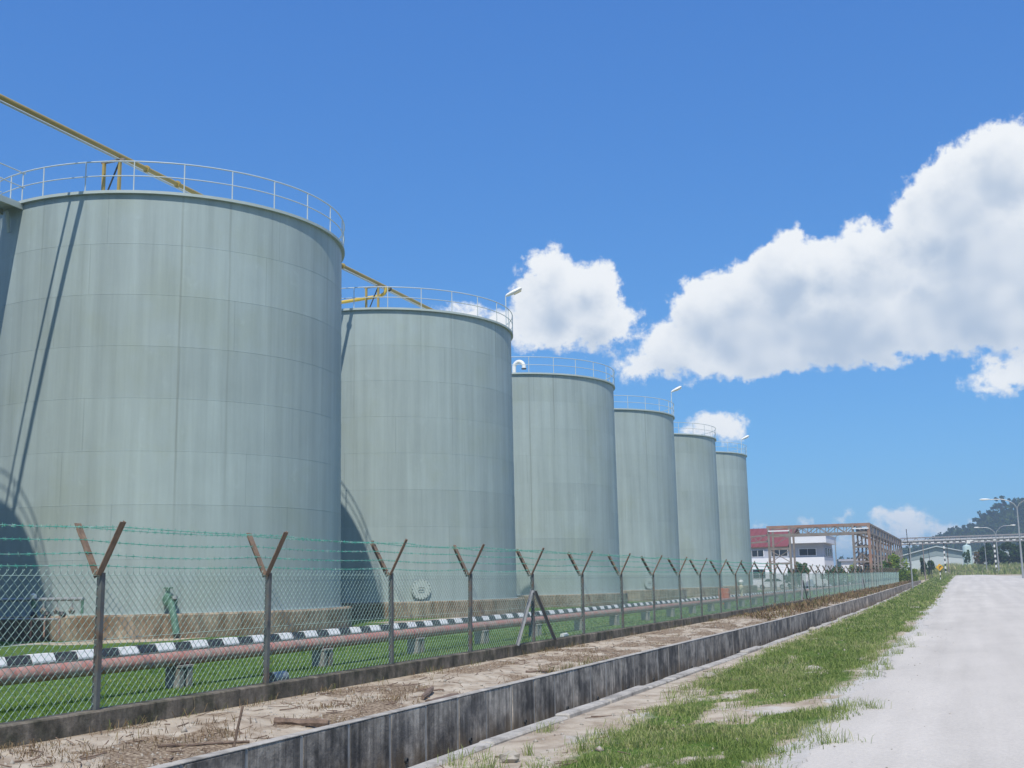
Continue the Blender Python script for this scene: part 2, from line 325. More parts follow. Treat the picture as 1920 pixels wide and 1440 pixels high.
# ------------------------------------------------------------------ mesh builder
class MB:
    def __init__(s): s.v = []; s.f = []
    def add(s, vs, fs):
        o = len(s.v); s.v.extend([tuple(map(float, q)) for q in vs]); s.f.extend([tuple(i + o for i in f) for f in fs]); return s
    def box(s, x0, x1, y0, y1, z0, z1, bev=0.0):
        if bev <= 0:
            return s.add([(x0,y0,z0),(x1,y0,z0),(x1,y1,z0),(x0,y1,z0),(x0,y0,z1),(x1,y0,z1),(x1,y1,z1),(x0,y1,z1)],
                [(3,2,1,0),(4,5,6,7),(0,1,5,4),(1,2,6,5),(2,3,7,6),(3,0,4,7)])
        b = bev; vs = []
        for z, k in ((z0, b), (z0 + b, 0.0), (z1 - b, 0.0), (z1, b)):
            a0, a1, c0, c1 = x0 + k, x1 - k, y0 + k, y1 - k
            vs += [(a0 + b, c0, z), (a1 - b, c0, z), (a1, c0 + b, z), (a1, c1 - b, z), (a1 - b, c1, z), (a0 + b, c1, z), (a0, c1 - b, z), (a0, c0 + b, z)]
        fs = [tuple(reversed(range(8))), tuple(24 + i for i in range(8))]
        for r in range(3):
            for i in range(8):
                j = (i + 1) % 8
                fs.append((r*8+i, r*8+j, r*8+8+j, r*8+8+i))
        return s.add(vs, fs)
    def bar(s, p, q, w, h=None, upv=(0, 0, 1)):
        """rectangular bar from p to q"""
        h = w if h is None else h
        p, q = Vector(p), Vector(q); d = (q - p).normalized(); u = Vector(upv)
        if abs(d.dot(u)) > 0.98: u = Vector((0, 1, 0))
        a = d.cross(u).normalized(); b = a.cross(d).normalized()
        vs = []
        for c in (p, q):
            for sa, sb in ((-1,-1),(1,-1),(1,1),(-1,1)): vs.append(c + a*(sa*w/2) + b*(sb*h/2))
        return s.add(vs, [(0,1,2,3),(7,6,5,4),(0,4,5,1),(1,5,6,2),(2,6,7,3),(3,7,4,0)])
    def angle(s, p, q, w, t, upv, flip=1):
        """L-section from p to q: two thin flanges"""
        p, q = Vector(p), Vector(q); d = (q - p).normalized(); u = Vector(upv)
        a = d.cross(u).normalized() * flip; b = a.cross(d).normalized() * flip
        prof = [(0,0),(w,0),(w,t),(t,t),(t,w),(0,w)]
        vs = [c + a*x + b*y for c in (p, q) for x, y in prof]
        fs = [tuple(range(5,-1,-1)), tuple(range(6,12))] + [(i, (i+1)%6, 6+(i+1)%6, 6+i) for i in range(6)]
        return s.add(vs, fs)
    def tube(s, pts, r, n=8, caps=True):
        pts = [Vector(p) for p in pts]; rs = r if isinstance(r, (list, tuple)) else [r]*len(pts)
        vs = []; fs = []; a = None
        for i, p in enumerate(pts):
            d = ((pts[i+1] if i+1 < len(pts) else p) - (pts[i-1] if i > 0 else p)).normalized()
            if a is None:
                u = Vector((0,0,1)) if abs(d.z) < 0.95 else Vector((0,1,0)); a = d.cross(u).normalized()
            else: a = (a - d*a.dot(d)).normalized()
            b = d.cross(a)
            for k in range(n):
                t = 2*math.pi*k/n; vs.append(p + (a*math.cos(t) + b*math.sin(t))*rs[i])
        for i in range(len(pts)-1):
            for k in range(n):
                j = (k+1) % n; fs.append((i*n+k, i*n+j, i*n+n+j, i*n+n+k))
        if caps: fs += [tuple(reversed(range(n))), tuple((len(pts)-1)*n+k for k in range(n))]
        return s.add(vs, fs)
    def lathe(s, prof, n=64, c=(0,0,0), closed=False, a0=0.0, a1=2*math.pi):
        """revolve (r, z) profile round the vertical axis at c"""
        full = abs(a1-a0-2*math.pi) < 1e-6; m = n if full else n+1; k = len(prof); vs = []; fs = []
        for i in range(m):
            t = a0 + (a1-a0)*i/n
            for r, z in prof: vs.append((c[0]+r*math.cos(t), c[1]+r*math.sin(t), c[2]+z))
        for i in range(n):
            j = (i+1) % m
            for q in range(k if closed else k-1):
                w = (q+1) % k; fs.append((i*k+q, j*k+q, j*k+w, i*k+w))
        return s.add(vs, fs)
    def poly(s, pts, d):
        """extrude a planar polygon by vector d"""
        n = len(pts); pts = [Vector(p) for p in pts]; d = Vector(d)
        return s.add(pts + [p + d for p in pts], [tuple(reversed(range(n))), tuple(range(n, 2*n))] + [(i, (i+1)%n, n+(i+1)%n, n+i) for i in range(n)])
    def mesh(s, name, m=None, smooth=False):
        me = bpy.data.meshes.new(name); me.from_pydata(s.v, [], s.f); me.validate(); me.update()
        import bmesh
        bm = bmesh.new(); bm.from_mesh(me); bmesh.ops.recalc_face_normals(bm, faces=bm.faces); bm.to_mesh(me); bm.free()
        if m is not None: me.materials.append(MAT[m] if isinstance(m, str) else m)
        if smooth:
            me.polygons.foreach_set('use_smooth', [True]*len(me.polygons))
            if hasattr(me, 'set_sharp_from_angle'): me.set_sharp_from_angle(angle=R(35))
        return me
    def build(s, name, m, parent=None, smooth=False):
        """one mesh object; vertices are world coordinates, kept so under an unrotated parent"""
        if parent is not None:
            w = wloc(parent); s.v = [(x-w[0], y-w[1], z-w[2]) for x, y, z in s.v]
        return obj(name, s.mesh(name, m, smooth), parent)
def wloc(o):
    x = y = z = 0.0
    while o is not None:
        x += o.location.x; y += o.location.y; z += o.location.z; o = o.parent
    return (x, y, z)
def obj(name, me, parent=None, loc=None):
    o = bpy.data.objects.new(name, me); COL.objects.link(o)
    if parent is not None: o.parent = parent
    if loc is not None: o.location = loc
    return o
def tag(o, label=None, cat=None, group=None, kind=None):
    for k, v in (('label', label), ('category', cat), ('group', group), ('kind', kind)):
        if v: o[k] = v
    return o
def thing(name, label, cat, loc=(0, 0, 0), group=None):
    o = obj(name, None, None, loc); o.empty_display_size = 0.3
    return tag(o, label, cat, group)
def copy_tree(o, parent=None):
    c = o.copy(); COL.objects.link(c); c.parent = parent
    for ch in list(o.children): copy_tree(ch, c)
    return c
def npmesh(name, v, loops, sizes, m, attrs=None, smooth=False):
    me = bpy.data.meshes.new(name)
    v = np.ascontiguousarray(v, np.float32); loops = np.ascontiguousarray(loops, np.int32).ravel(); sizes = np.asarray(sizes, np.int32)
    me.vertices.add(len(v)); me.vertices.foreach_set('co', v.ravel())
    me.loops.add(len(loops)); me.loops.foreach_set('vertex_index', loops)
    me.polygons.add(len(sizes)); st = np.zeros(len(sizes), np.int32); st[1:] = np.cumsum(sizes)[:-1]
    me.polygons.foreach_set('loop_start', st)
    for k, a in (attrs or {}).items():
        at = me.attributes.new(k, 'FLOAT', 'POINT'); at.data.foreach_set('value', np.ascontiguousarray(a, np.float32))
    me.update(calc_edges=True); me.validate()
    if smooth: me.polygons.foreach_set('use_smooth', [True]*len(me.polygons))
    me.materials.append(MAT[m] if isinstance(m, str) else m)
    return me

# ------------------------------------------------------------------ numpy noise and the lie of the land
def _hash(ix, iy, s):
    h = (ix.astype(np.int64)*374761393 + iy.astype(np.int64)*668265263 + s*1274126177) & 0xffffffff
    h = ((h ^ (h >> 13)) * 1103515245) & 0xffffffff
    return ((h ^ (h >> 16)) & 0xffff) / 65535.0
def vnoise(x, y, s=0):
    x = np.asarray(x, float); y = np.asarray(y, float)
    ix = np.floor(x); iy = np.floor(y); fx = x-ix; fy = y-iy
    fx = fx*fx*(3-2*fx); fy = fy*fy*(3-2*fy)
    a = _hash(ix, iy, s); b = _hash(ix+1, iy, s); c = _hash(ix, iy+1, s); d = _hash(ix+1, iy+1, s)
    return (a*(1-fx)+b*fx)*(1-fy) + (c*(1-fx)+d*fx)*fy
def fbm(x, y, s=0, o=4):
    t = 0; a = 0.5; n = 0
    for k in range(o): t = t + a*vnoise(x*2**k, y*2**k, s+k); n += a; a *= 0.5
    return t/n
def sst(x, a, b):
    t = np.clip((np.asarray(x, float)-a)/(b-a), 0, 1); return t*t*(3-2*t)
def rise(x, y):
    f = np.interp(x, [-20, -12, -9, -4], [0.0, 0.25, 0.25, 1.0])
    r = 1.5*sst(y, 40, 210)
    bank = 1.5*sst(y, 216, 246) + 0.8*sst(y, 246, 330)
    return r*f + bank*np.interp(x, [-30, -12], [0.3, 1.0])
PX = [-9.42, -9.41, -9.16, -9.14, -8.6, -7.6, -7.08, -7.0, -6.99, -5.2, -5.16, -5.15, -4.96, -4.9, -3.5, -2.2, -1.6, 60]
PZ = [0.13, -0.02, -0.02, 0.055, 0.04, 0.0, -0.03, -0.06, -0.95, -0.95, -0.6, -0.16, -0.16, -0.13, -0.08, -0.035, -0.015, -0.015]
PZ2 = [0.13, 0.13, 0.15, 0.13, 0.1, 0.05, 0.0, -0.03, -0.03, -0.08, -0.08, -0.08, -0.08, -0.1, -0.08, -0.035, -0.015, -0.015]
def gz(x, y):
    """height of the ground sheet"""
    x = np.asarray(x, float); y = np.asarray(y, float)
    t = sst(y, 196, 199)
    z = np.interp(x, PX, PZ)*(1-t) + np.interp(x, PX, PZ2)*t + rise(x, y)
    near = 1-sst(y, 60, 120)
    soil = sst(x, -9.14, -8.9)*(1-sst(x, -7.3, -7.05))
    verge = sst(x, -4.9, -4.5)*(1-sst(x, -2.0, -1.5))
    z = z + near*(soil*(fbm(x*1.6, y*1.1, 3)-0.45)*0.14 + soil*(fbm(x*7, y*7, 5)-0.5)*0.05
        + verge*(fbm(x*1.3, y*1.0, 9)-0.5)*0.13 + verge*(fbm(x*8, y*8, 11)-0.5)*0.03)
    return z
def grass_mask(x, y):
    """0..1: where grass grows on the verge"""
    edge_r = np.interp(y, [8, 16, 30], [-1.45, -1.6, -1.75]) + 0.5*(fbm(y*0.55, y*0+1.3, 21)-0.5)*2
    edge_l = np.interp(y, [8, 14, 22, 40, 70], [-3.7, -4.0, -4.45, -4.7, -4.8])
    m = sst(x, edge_l-0.35, edge_l+0.55)*(1-sst(x, edge_r-0.75, edge_r+0.15))
    n = fbm(x*1.1+3, y*0.55, 31, 5)
    near = np.interp(y, [8, 20, 40], [0.435, 0.43, 0.375])
    return np.clip(m*sst(n, near-0.16, near+0.05), 0, 1)
def road_edge(y):
    y = np.asarray(y, float)
    return -1.50 - 1.4*sst(y, 140, 214) + 0.32*(fbm(y*0.45, y*0+7.1, 41)-0.5)*2 + 0.12*(fbm(y*3.0, y*0+2.1, 43)-0.5)*2

# ================================================================== THE SETTING
def ground_material():
    m = bpy.data.materials.new('ground'); m.use_nodes = True
    nt = m.node_tree; N, L = nt.nodes, nt.links; b = N['Principled BSDF']
    b.inputs['Roughness'].default_value = 0.95; b.inputs['Specular IOR Level'].default_value = 0.15
    geo = nd(nt, 'ShaderNodeNewGeometry'); P = geo.outputs['Position']
    def noise(sc, det=6, ro=0.62):
        n = nd(nt, 'ShaderNodeTexNoise'); n.inputs['Scale'].default_value = sc; n.inputs['Detail'].default_value = det
        n.inputs['Roughness'].default_value = ro; L.new(P, n.inputs['Vector']); return n.outputs['Fac']
    def ramp(v, stops):
        n = nd(nt, 'ShaderNodeValToRGB'); L.new(v, n.inputs[0]); cr = n.color_ramp
        cr.elements[0].position, cr.elements[1].position = stops[0][0], stops[-1][0]
        cr.elements[0].color = (*stops[0][1], 1); cr.elements[1].color = (*stops[-1][1], 1)
        for p, c in stops[1:-1]: cr.elements.new(p).color = (*c, 1)
        return n.outputs[0]
    def mix(f, a, c):
        n = nd(nt, 'ShaderNodeMix', data_type='RGBA'); L.new(f, n.inputs[0]); L.new(a, n.inputs[6]); L.new(c, n.inputs[7]); return n.outputs[2]
    def attr(nm): return nd(nt, 'ShaderNodeAttribute', attribute_name=nm).outputs['Fac']
    def jit(a, sc, amt):
        n = nd(nt, 'ShaderNodeMath', operation='MULTIPLY_ADD'); L.new(noise(sc), n.inputs[0]); n.inputs[1].default_value = amt
        s = nd(nt, 'ShaderNodeMath', operation='SUBTRACT'); L.new(a, s.inputs[0]); s.inputs[1].default_value = amt*0.5
        L.new(s.outputs[0], n.inputs[2])
        r = nd(nt, 'ShaderNodeMapRange'); L.new(n.outputs[0], r.inputs[0]); r.inputs[1].default_value = 0.38; r.inputs[2].default_value = 0.62
        return r.outputs[0]
    sand = ramp(noise(2.6), [(0.25, (0.19, 0.14, 0.095)), (0.40, (0.36, 0.29, 0.215)), (0.56, (0.48, 0.41, 0.315)), (0.8, (0.60, 0.535, 0.435))])
    litter = ramp(noise(26, 4), [(0.35, (0.10, 0.07, 0.045)), (0.5, (0.25, 0.185, 0.125)), (0.65, (0.42, 0.34, 0.245))])
    green = ramp(noise(5), [(0.3, (0.05, 0.10, 0.018)), (0.55, (0.09, 0.16, 0.028)), (0.75, (0.19, 0.20, 0.07))])
    pale = ramp(noise(7), [(0.3, (0.46, 0.43, 0.38)), (0.7, (0.58, 0.55, 0.50))])
    field = ramp(noise(0.12), [(0.3, (0.10, 0.13, 0.035)), (0.5, (0.20, 0.20, 0.075)), (0.7, (0.29, 0.25, 0.12))])
    c = mix(jit(attr('litter'), 1.4, 0.9), sand, litter)
    c = mix(jit(attr('pale'), 3.0, 0.7), c, pale)
    c = mix(jit(attr('green'), 4.0, 0.6), c, green)
    c = mix(attr('field'), c, field)
    L.new(c, b.inputs['Base Color'])
    bp = nd(nt, 'ShaderNodeBump'); bp.inputs['Strength'].default_value = 0.7; bp.inputs['Distance'].default_value = 0.03
    L.new(noise(18, 8, 0.7), bp.inputs['Height']); L.new(bp.outputs[0], b.inputs['Normal'])
    return m

def grid_sheet(name, xs, ys, zf, material, attrs):
    X, Y = np.meshgrid(xs, ys); Z = zf(X, Y)
    v = np.stack([X.ravel(), Y.ravel(), Z.ravel()], -1); nx, ny = len(xs), len(ys)
    i = (np.arange(ny-1)[:, None]*nx + np.arange(nx-1)[None]).ravel()
    loops = np.stack([i, i+1, i+1+nx, i+nx], -1)
    at = {k: f(X, Y).ravel() for k, f in attrs.items()}
    return obj(name, npmesh(name, v, loops, np.full(len(i), 4), material, at, smooth=True))

ys = [-400, -100, -30, -8, 0, 3, 5, 6.5]; s_ = 0.09
while ys[-1] < 360: ys.append(ys[-1] + s_); s_ = min(s_*1.012, 4.0)
ys += [420, 500, 620, 800, 1200, 2000, 3500, 6000]
xs = [-4000, -2000, -900, -400, -220, -130, -90, -70, -55, -45, -38, -34, -30] + list(np.arange(-28, -9.6, 0.75))
xs += [-9.42, -9.41, -9.16, -9.14] + list(np.arange(-9.05, -7.1, 0.085)) + [-7.08, -7.0, -6.99, -6.2, -5.2, -5.16, -5.15, -4.96]
xs += list(np.arange(-4.9, -1.2, 0.085)) + [-0.8, 0, 1.5, 3, 5, 7, 9, 12, 16, 22, 30, 45, 70, 110, 200, 400, 900, 2000, 4000]
def a_green(X, Y):
    lawn = (X < -9.41)*(X > -17.2)*1.0*(Y < 150)
    strip = (X <= -17.2)*(X > -36)*np.clip((fbm(X*0.8, Y*0.3, 61)-0.36)*8, 0, 1)*(Y < 150)
    return np.clip(np.maximum(np.maximum(lawn, strip), 0.85*grass_mask(X, Y)), 0, 1)
def a_litter(X, Y):
    soil = sst(X, -9.14, -9.0)*(1-sst(X, -7.1, -6.95))
    return np.clip(soil*(0.22+0.95*sst(fbm(X*1.5, Y*0.8, 71), 0.42, 0.64)) + 0.35*sst(X, -5, -4.7)*(1-sst(X, -3.6, -3.2))*sst(fbm(X*1.3, Y*0.8, 73), 0.4, 0.6), 0, 1)
def a_pale(X, Y):
    return np.clip(sst(X, -2.1, -1.45)*(1-sst(Y, 150, 200)) + (X < -17.2)*(X > -34)*0.25*(Y < 140) + 0.5*sst(X, -4.9, -4.2)*sst(fbm(X*1.7, Y*1.1, 75), 0.5, 0.62), 0, 1)
def a_field(X, Y):
    return np.clip(sst(Y, 205, 222) + sst(X, 6.8, 7.5) + (X < -36), 0, 1)
ground = grid_sheet('ground', np.array(xs, float), np.array(ys), gz, ground_material(), dict(green=a_green, litter=a_litter, pale=a_pale, field=a_field))
tag(ground, 'sandy ground with lawn, verge and dirt strip beside the drain', None, None, 'structure')

# the pale dusty road: a sheet with a ragged edge, thickening out of the verge
def road_material():
    m = mat('dusty_road', (0.545, 0.505, 0.445), 0.95, 0.06, 0.6, col2=(0.485, 0.45, 0.395), c2_scale=0.5, c2_lo=0.48, c2_hi=0.75, bump=0.35, bump_scale=45, spec=0.1, vec=(1.0, 0.35, 1.0))
    nt = m.node_tree; L = nt.links; b = nt.nodes['Principled BSDF']
    g = nd(nt, 'ShaderNodeNewGeometry'); sp = nd(nt, 'ShaderNodeSeparateXYZ'); L.new(g.outputs['Position'], sp.inputs[0])
    mp = nd(nt, 'ShaderNodeMapping'); mp.inputs['Scale'].default_value = (1.6, 0.05, 1.0); L.new(g.outputs['Position'], mp.inputs['Vector'])
    n1 = nd(nt, 'ShaderNodeTexNoise'); n1.inputs['Scale'].default_value = 1.0; n1.inputs['Detail'].default_value = 4; L.new(mp.outputs[0], n1.inputs['Vector'])
    n2 = nd(nt, 'ShaderNodeTexNoise'); n2.inputs['Scale'].default_value = 28.0; n2.inputs['Detail'].default_value = 5; L.new(g.outputs['Position'], n2.inputs['Vector'])
    def rm(v, a, b_, lo, hi):
        n = nd(nt, 'ShaderNodeMapRange'); L.new(v, n.inputs[0])
        for k, x in zip((1, 2, 3, 4), (a, b_, lo, hi)): n.inputs[k].default_value = x
        return n.outputs[0]
    mu = nd(nt, 'ShaderNodeMath', operation='MULTIPLY'); L.new(rm(n1.outputs[0], 0.35, 0.65, 0.93, 1.06), mu.inputs[0]); L.new(rm(n2.outputs[0], 0.3, 0.7, 0.91, 1.07), mu.inputs[1])
    cc = nd(nt, 'ShaderNodeCombineColor')
    for k in range(3): L.new(mu.outputs[0], cc.inputs[k])
    mx = nd(nt, 'ShaderNodeMix', data_type='RGBA', blend_type='MULTIPLY'); mx.inputs[0].default_value = 1.0
    L.new(b.inputs['Base Color'].links[0].from_socket, mx.inputs[6]); L.new(cc.outputs[0], mx.inputs[7]); L.new(mx.outputs[2], b.inputs['Base Color'])
    return m
ry = np.array([y for y in ys if -30 <= y <= 214]); nc = 30
u = np.linspace(0, 1, nc)
X = road_edge(ry)[:, None]*(1-u) + (6.7-4.3*sst(ry, 125, 214))[:, None]*u; Y = np.repeat(ry[:, None], nc, 1)
Z = rise(X, Y) + 0.004 + 0.035*np.sin(np.pi*np.clip((X+1.7)/8.4, 0, 1)) - 0.016*(u[None] == 0) + 0.012*(fbm(X*2.5, Y*1.0, 81)-0.5)*np.minimum(1, u*6)[None]
i = (np.arange(len(ry)-1)[:, None]*nc + np.arange(nc-1)[None]).ravel()
road = obj('road', npmesh('road', np.stack([X.ravel(), Y.ravel(), Z.ravel()], -1), np.stack([i, i+1, i+1+nc, i+nc], -1), np.full(len(i), 4), road_material(), smooth=True))
tag(road, 'pale dusty access road', None, None, 'structure')
# the side road that crosses beyond the crest on the right
mb = MB(); n = 20
for k in range(n):
    a, b = 7 + k*8, 15 + k*8
    mb.add([(a, 204, rise(a, 204)+0.05), (b, 204, rise(b, 204)+0.05), (b, 213, rise(b, 213)+0.05), (a, 213, rise(a, 213)+0.05)], [(0, 1, 2, 3)])
tag(mb.build('side_road', road.data.materials[0]), 'pale side road', None, None, 'structure')

# ================================================================== drain
drain = thing('drain_wall', 'dark stained concrete panel wall on the fence side of the open drain', 'drain wall', (-6.95, 60, 0))
pm = MB().box(-0.06, 0.06, -0.495, 0.495, -1.0, 0.0, 0.010).mesh('panel', 'panel')
cm = MB().box(-0.072, 0.064, -0.519, 0.519, 0.002, 0.022, 0.007).mesh('coping', 'coping')
jm = MB().box(-0.052, 0.056, -0.028, 0.028, -1.0, 0.0).mesh('mortar_joint', 'mortar')
hm = MB().lathe([(0.0, 0.012), (0.026, 0.012), (0.026, 0.03), (0.036, 0.03), (0.036, 0.0)], 10)
hm.v = [(z, x, y) for x, y, z in hm.v]; hm = hm.mesh('weep_pipe', 'dark_metal')
y = 5.62; k = 0
while y < 196:
    z = float(rise(-6.95, y)); dx = random.uniform(-0.006, 0.006)
    p = obj('panel', pm, drain, (dx, y-60, z)); p.rotation_euler = (0, random.uniform(-0.006, 0.006), random.uniform(-0.004, 0.004))
    obj('coping', cm, drain, (dx*0.5, y-60, z)).rotation_euler = (random.uniform(-.003, .003), 0, 0)
    obj('mortar_joint', jm, drain, (0, y+0.525-60, z))
    if k % 2 == 0 and y < 70: obj('weep_pipe', hm, p, (0.06, random.uniform(-.2, .2), -0.62 + random.uniform(-.03, .03)))
    y += 1.05; k += 1
dk = thing('drain_kerb', 'broken low concrete kerb along the verge side of the drain', 'kerb', (-5.06, 60, 0))
y = 6.0
while y < 196:
    l = random.uniform(1.6, 3.2); z = float(rise(-5.06, y)); h = -0.10 + random.uniform(-0.035, 0.02)
    mb = MB().box(-0.10, 0.10, -l/2+0.01, l/2-0.01, -0.9, h, 0.02)
    o = obj('kerb_segment', mb.mesh('kerb_segment', 'coping'), dk, (random.uniform(-.015, .015), y+l/2-60, z))
    o.rotation_euler = (random.uniform(-.008, .008), random.uniform(-.03, .03), random.uniform(-.008, .008))
    y += l
ch = MB().box(-6.88, -5.17, 4, 196, -0.99, -0.90).build('drain_floor', 'kerb_dirty')
tag(ch, 'dirty concrete floor of the drain', None, None, 'structure')

# ================================================================== perimeter fence
FX = -9.27
PY = [7.2, 10.82, 14.26, 18.13, 21.51, 25.16, 28.88, 32.57, 36.22, 39.91, 43.26, 46.89, 50.38, 53.79]
while PY[-1] < 176: PY.append(PY[-1] + 3.6)
def fz(y): return float(rise(FX, y))
fkerb = thing('fence_kerb', 'mossy blackened concrete kerb under the chain link fence', 'kerb', (FX, 60, 0))
pts = [5.4] + [(a+b)/2 for a, b in zip(PY[:-1], PY[1:])] + [178]
for a, b in zip(pts[:-1], pts[1:]):
    l = b-a; mb = MB().box(-0.13, 0.13, -l/2+0.006, l/2-0.006, -0.35, 0.277, 0.015)
    o = obj('kerb_segment', mb.mesh('kerb_segment', 'kerb_dirty'), fkerb, (random.uniform(-.008, .008), (a+b)/2-60, fz((a+b)/2)))
    o.rotation_euler = (0, random.uniform(-.01, .01), 0)
fence = thing('chain_link_fence', 'green chain link security fence with rusty Y shaped arms and barbed wire', 'fence', (FX, 60, 0))
def arm_mesh(sg, L_=0.67, w=0.085, t=0.010, b=-0.085):
    d = Vector((sg*0.46, 0, 0.89)).normalized(); n = Vector((-sg*0.89, 0, 0.46)).normalized(); p = Vector((0.012*sg, -0.035, 1.775))
    pr = [(0, 0), (w, 0), (w, b), (w-t, b), (w-t, -t), (0, -t)] if b < 0 else [(0, 0), (0, -t), (w, -t), (w, b), (w-t, b), (w-t, 0)]
    return MB().poly([p + Vector((0, a, 0)) + n*c for a, c in pr], d*L_).mesh('arm', 'rust')
post_me = MB().angle((0.035, 0.04, 0.2), (0.035, 0.04, 1.80), 0.065, 0.008, (0, 1, 0)).mesh('post', 'post')
armL, armR = arm_mesh(-1, w=0.105), arm_mesh(1, w=0.10, b=0.035)
for y in PY:
    p = obj('post', post_me, fence, (0, y-60, fz(y)))
    p.rotation_euler = (random.uniform(-.012, .012), random.uniform(-.012, .012), random.uniform(-.1, .1))
    obj('arm', armL, p); obj('arm', armR, p)
for by, dirs in ((25.16, (-1, 1)), (PY[18], (-1, 1)), (PY[30], (-1, 1))):
    for sgn in dirs:
        mb = MB().angle((FX+0.04, by+0.09*sgn, 1.42+fz(by)), (FX+0.10, by+1.25*sgn, 0.26+fz(by)), 0.06, 0.008, (1, 0, 0))
        mb.build('brace', 'steel_grey', fence)
# woven mesh: each vertical wire zigzags and hooks the next; further off straight diagonals
def chain_mesh():
    V = []; Fq = []
    pitch = 0.055; half = pitch/2; z0, z1 = 0.285, 1.80; nz = 28; dz = (z1-z0)/nz
    segs = []
    y = 6.2; k = 0
    while y < 74:
        zo = fz(y)
        for j in range(k % 2, nz + k % 2):
            a = y + (half if j % 2 else -half)*1.06; b = y + (-half if j % 2 else half)*1.06
            jj = j - k % 2; zz0, zz1 = z0+jj*dz+zo, z0+(jj+1)*dz+zo
            dx = 0.005 if j % 2 else -0.005
            segs.append(((dx, a, zz0), (dx, b, zz1)))
        segs.append(((0, b, z1+zo), (0.006, b+0.012*(1 if (k % 2) else -1)+0.01, z1+zo+0.035)))
        y += pitch; k += 1
    y = 74.0
    while y < 177.5:
        zo = fz(y); h = z1-z0
        segs.append(((0.004, y, z0+zo), (0.004, y+nz*pitch, z1+zo))); segs.append(((-0.004, y+nz*pitch, z0+zo), (-0.004, y, z1+zo)))
        y += 2*pitch
    S = np.array(segs); A, B = S[:, 0], S[:, 1]; d = B-A; d /= np.linalg.norm(d, axis=1)[:, None]
    ex = np.tile([1.0, 0, 0], (len(S), 1)); e2 = np.cross(d, ex); r = np.where(A[:, 1] < 74, 0.0034, 0.0024)[:, None]
    ring = []
    for t in (0, 2.0944, 4.18879): ring.append(ex*math.cos(t)*r + e2*math.sin(t)*r)
    v = np.stack([A+ring[0], A+ring[1], A+ring[2], B+ring[0], B+ring[1], B+ring[2]], 1).reshape(-1, 3)
    o = (np.arange(len(S))*6)[:, None]
    q = np.concatenate([o+np.array(c) for c in ([0, 1, 4, 3], [1, 2, 5, 4], [2, 0, 3, 5])], 1)
    v[:, 1] -= 60
    return npmesh('wire_mesh', v, q, np.full(len(S)*3, 4), 'wire')
tag(obj('wire_mesh', chain_mesh(), fence), kind='stuff')
# line wires and barbed strands
mb = MB()
for z in (1.05, 1.77):
    mb.tube([(FX+0.012, y, z+fz(y)) for y in [6]+PY], 0.0028, 4)
mb.build('line_wire', 'wire', fence)
def strand(x, z, barbs=True):
    mb = MB(); pts = []
    for a, b in zip(PY[:-1], PY[1:]):
        n = 6 if a < 60 else 2; sg = random.uniform(0.01, 0.05)
        for t in range(n): u = t/n; pts.append((FX+x+random.uniform(-.004, .004), a+(b-a)*u, z+fz(a+(b-a)*u)-sg*4*u*(1-u)))
    mb.tube(pts, 0.0042, 4)
    if barbs:
        P = np.array(pts); y = 7.3
        while y < 62:
            zz = np.interp(y, P[:, 1], P[:, 2]); a = random.uniform(0, 3.14)
            for t in (a, a+1.5):
                d = Vector((math.cos(t), random.uniform(-.4, .4), math.sin(t))).normalized()*0.026
                c = Vector((FX+x, y, zz)); mb.tube([c-d, c+d], 0.0035, 3, False)
            y += random.uniform(0.1, 0.15)
    return mb.build('barbed_wire', 'barb', fence)
for x, z in ((-0.05, 1.885), (-0.12, 2.03), (-0.20, 2.18), (-0.28, 2.33), (0.29, 2.31)): strand(x, z)

# ================================================================== red pipe on stools, painted kerb
pipe = thing('water_main', 'faded red water pipe running low behind the fence', 'pipe', (-11.25, 60, 0.55))
pz = lambda y: 0.56 + float(rise(-11.25, y))
yy = [8.0, 14.95] + [14.95+6.0*k for k in range(1, 26)]
for a, b in zip(yy[:-1], yy[1:]):
    MB().tube([(-11.25, a+0.006, pz(a)), (-11.25, b-0.006, pz(b))], 0.105, 20).build('pipe_length', 'redpipe', pipe, True)
    MB().tube([(-11.25, b-0.012, pz(b)), (-11.25, b+0.012, pz(b))], 0.111, 20).build('weld_band', 'redpipe', pipe, True)
SY = [11.0, 15.04, 19.29, 23.25, 26.95, 30.79, 34.79, 38.62, 42.75] + [46.7+4*k for k in range(25)]
ORD = 'first second third fourth fifth sixth seventh eighth ninth tenth eleventh twelfth thirteenth fourteenth fifteenth sixteenth seventeenth eighteenth nineteenth twentieth twenty-first twenty-second twenty-third twenty-fourth twenty-fifth twenty-sixth twenty-seventh twenty-eighth'.split()
where = ['nearest the camera, mostly outside the frame', 'first whole one from the left', 'second whole one from the left', 'third from the left', 'fourth from the left', 'fifth from the left, behind the braced post']
for k, y in enumerate(SY):
    lab = f'twin leg concrete stool under the red pipe, {where[k]}' if k < len(where) else f'distant twin leg concrete stool under the red pipe, {ORD[k-6]} beyond the braced post'
    t = thing('pipe_support', lab, 'pipe support', (-11.25, y, 0.2+float(rise(-11.25, y))), 'stools under the red pipe')
    h = pz(y)-0.105-0.2-float(rise(-11.25, y))
    for s in (-1, 1):
        obj('leg', MB().box(-0.13, 0.13, s*0.105-0.065, s*0.105+0.065, -0.2, h-0.03, 0.010).mesh('leg', 'concrete'), t)
    obj('saddle', MB().box(-0.14, 0.14, -0.18, 0.18, h-0.03, h+0.014, 0.010).mesh('saddle', 'concrete'), t)
pk = thing('painted_kerb', 'black and white painted kerb in front of the storage tanks', 'kerb', (-17.4, 60, 0.2))
prof = [(-0.16, -0.2), (0.13, -0.2), (0.13, 0.03), (0.05, 0.17), (-0.13, 0.17), (-0.16, 0.14)]
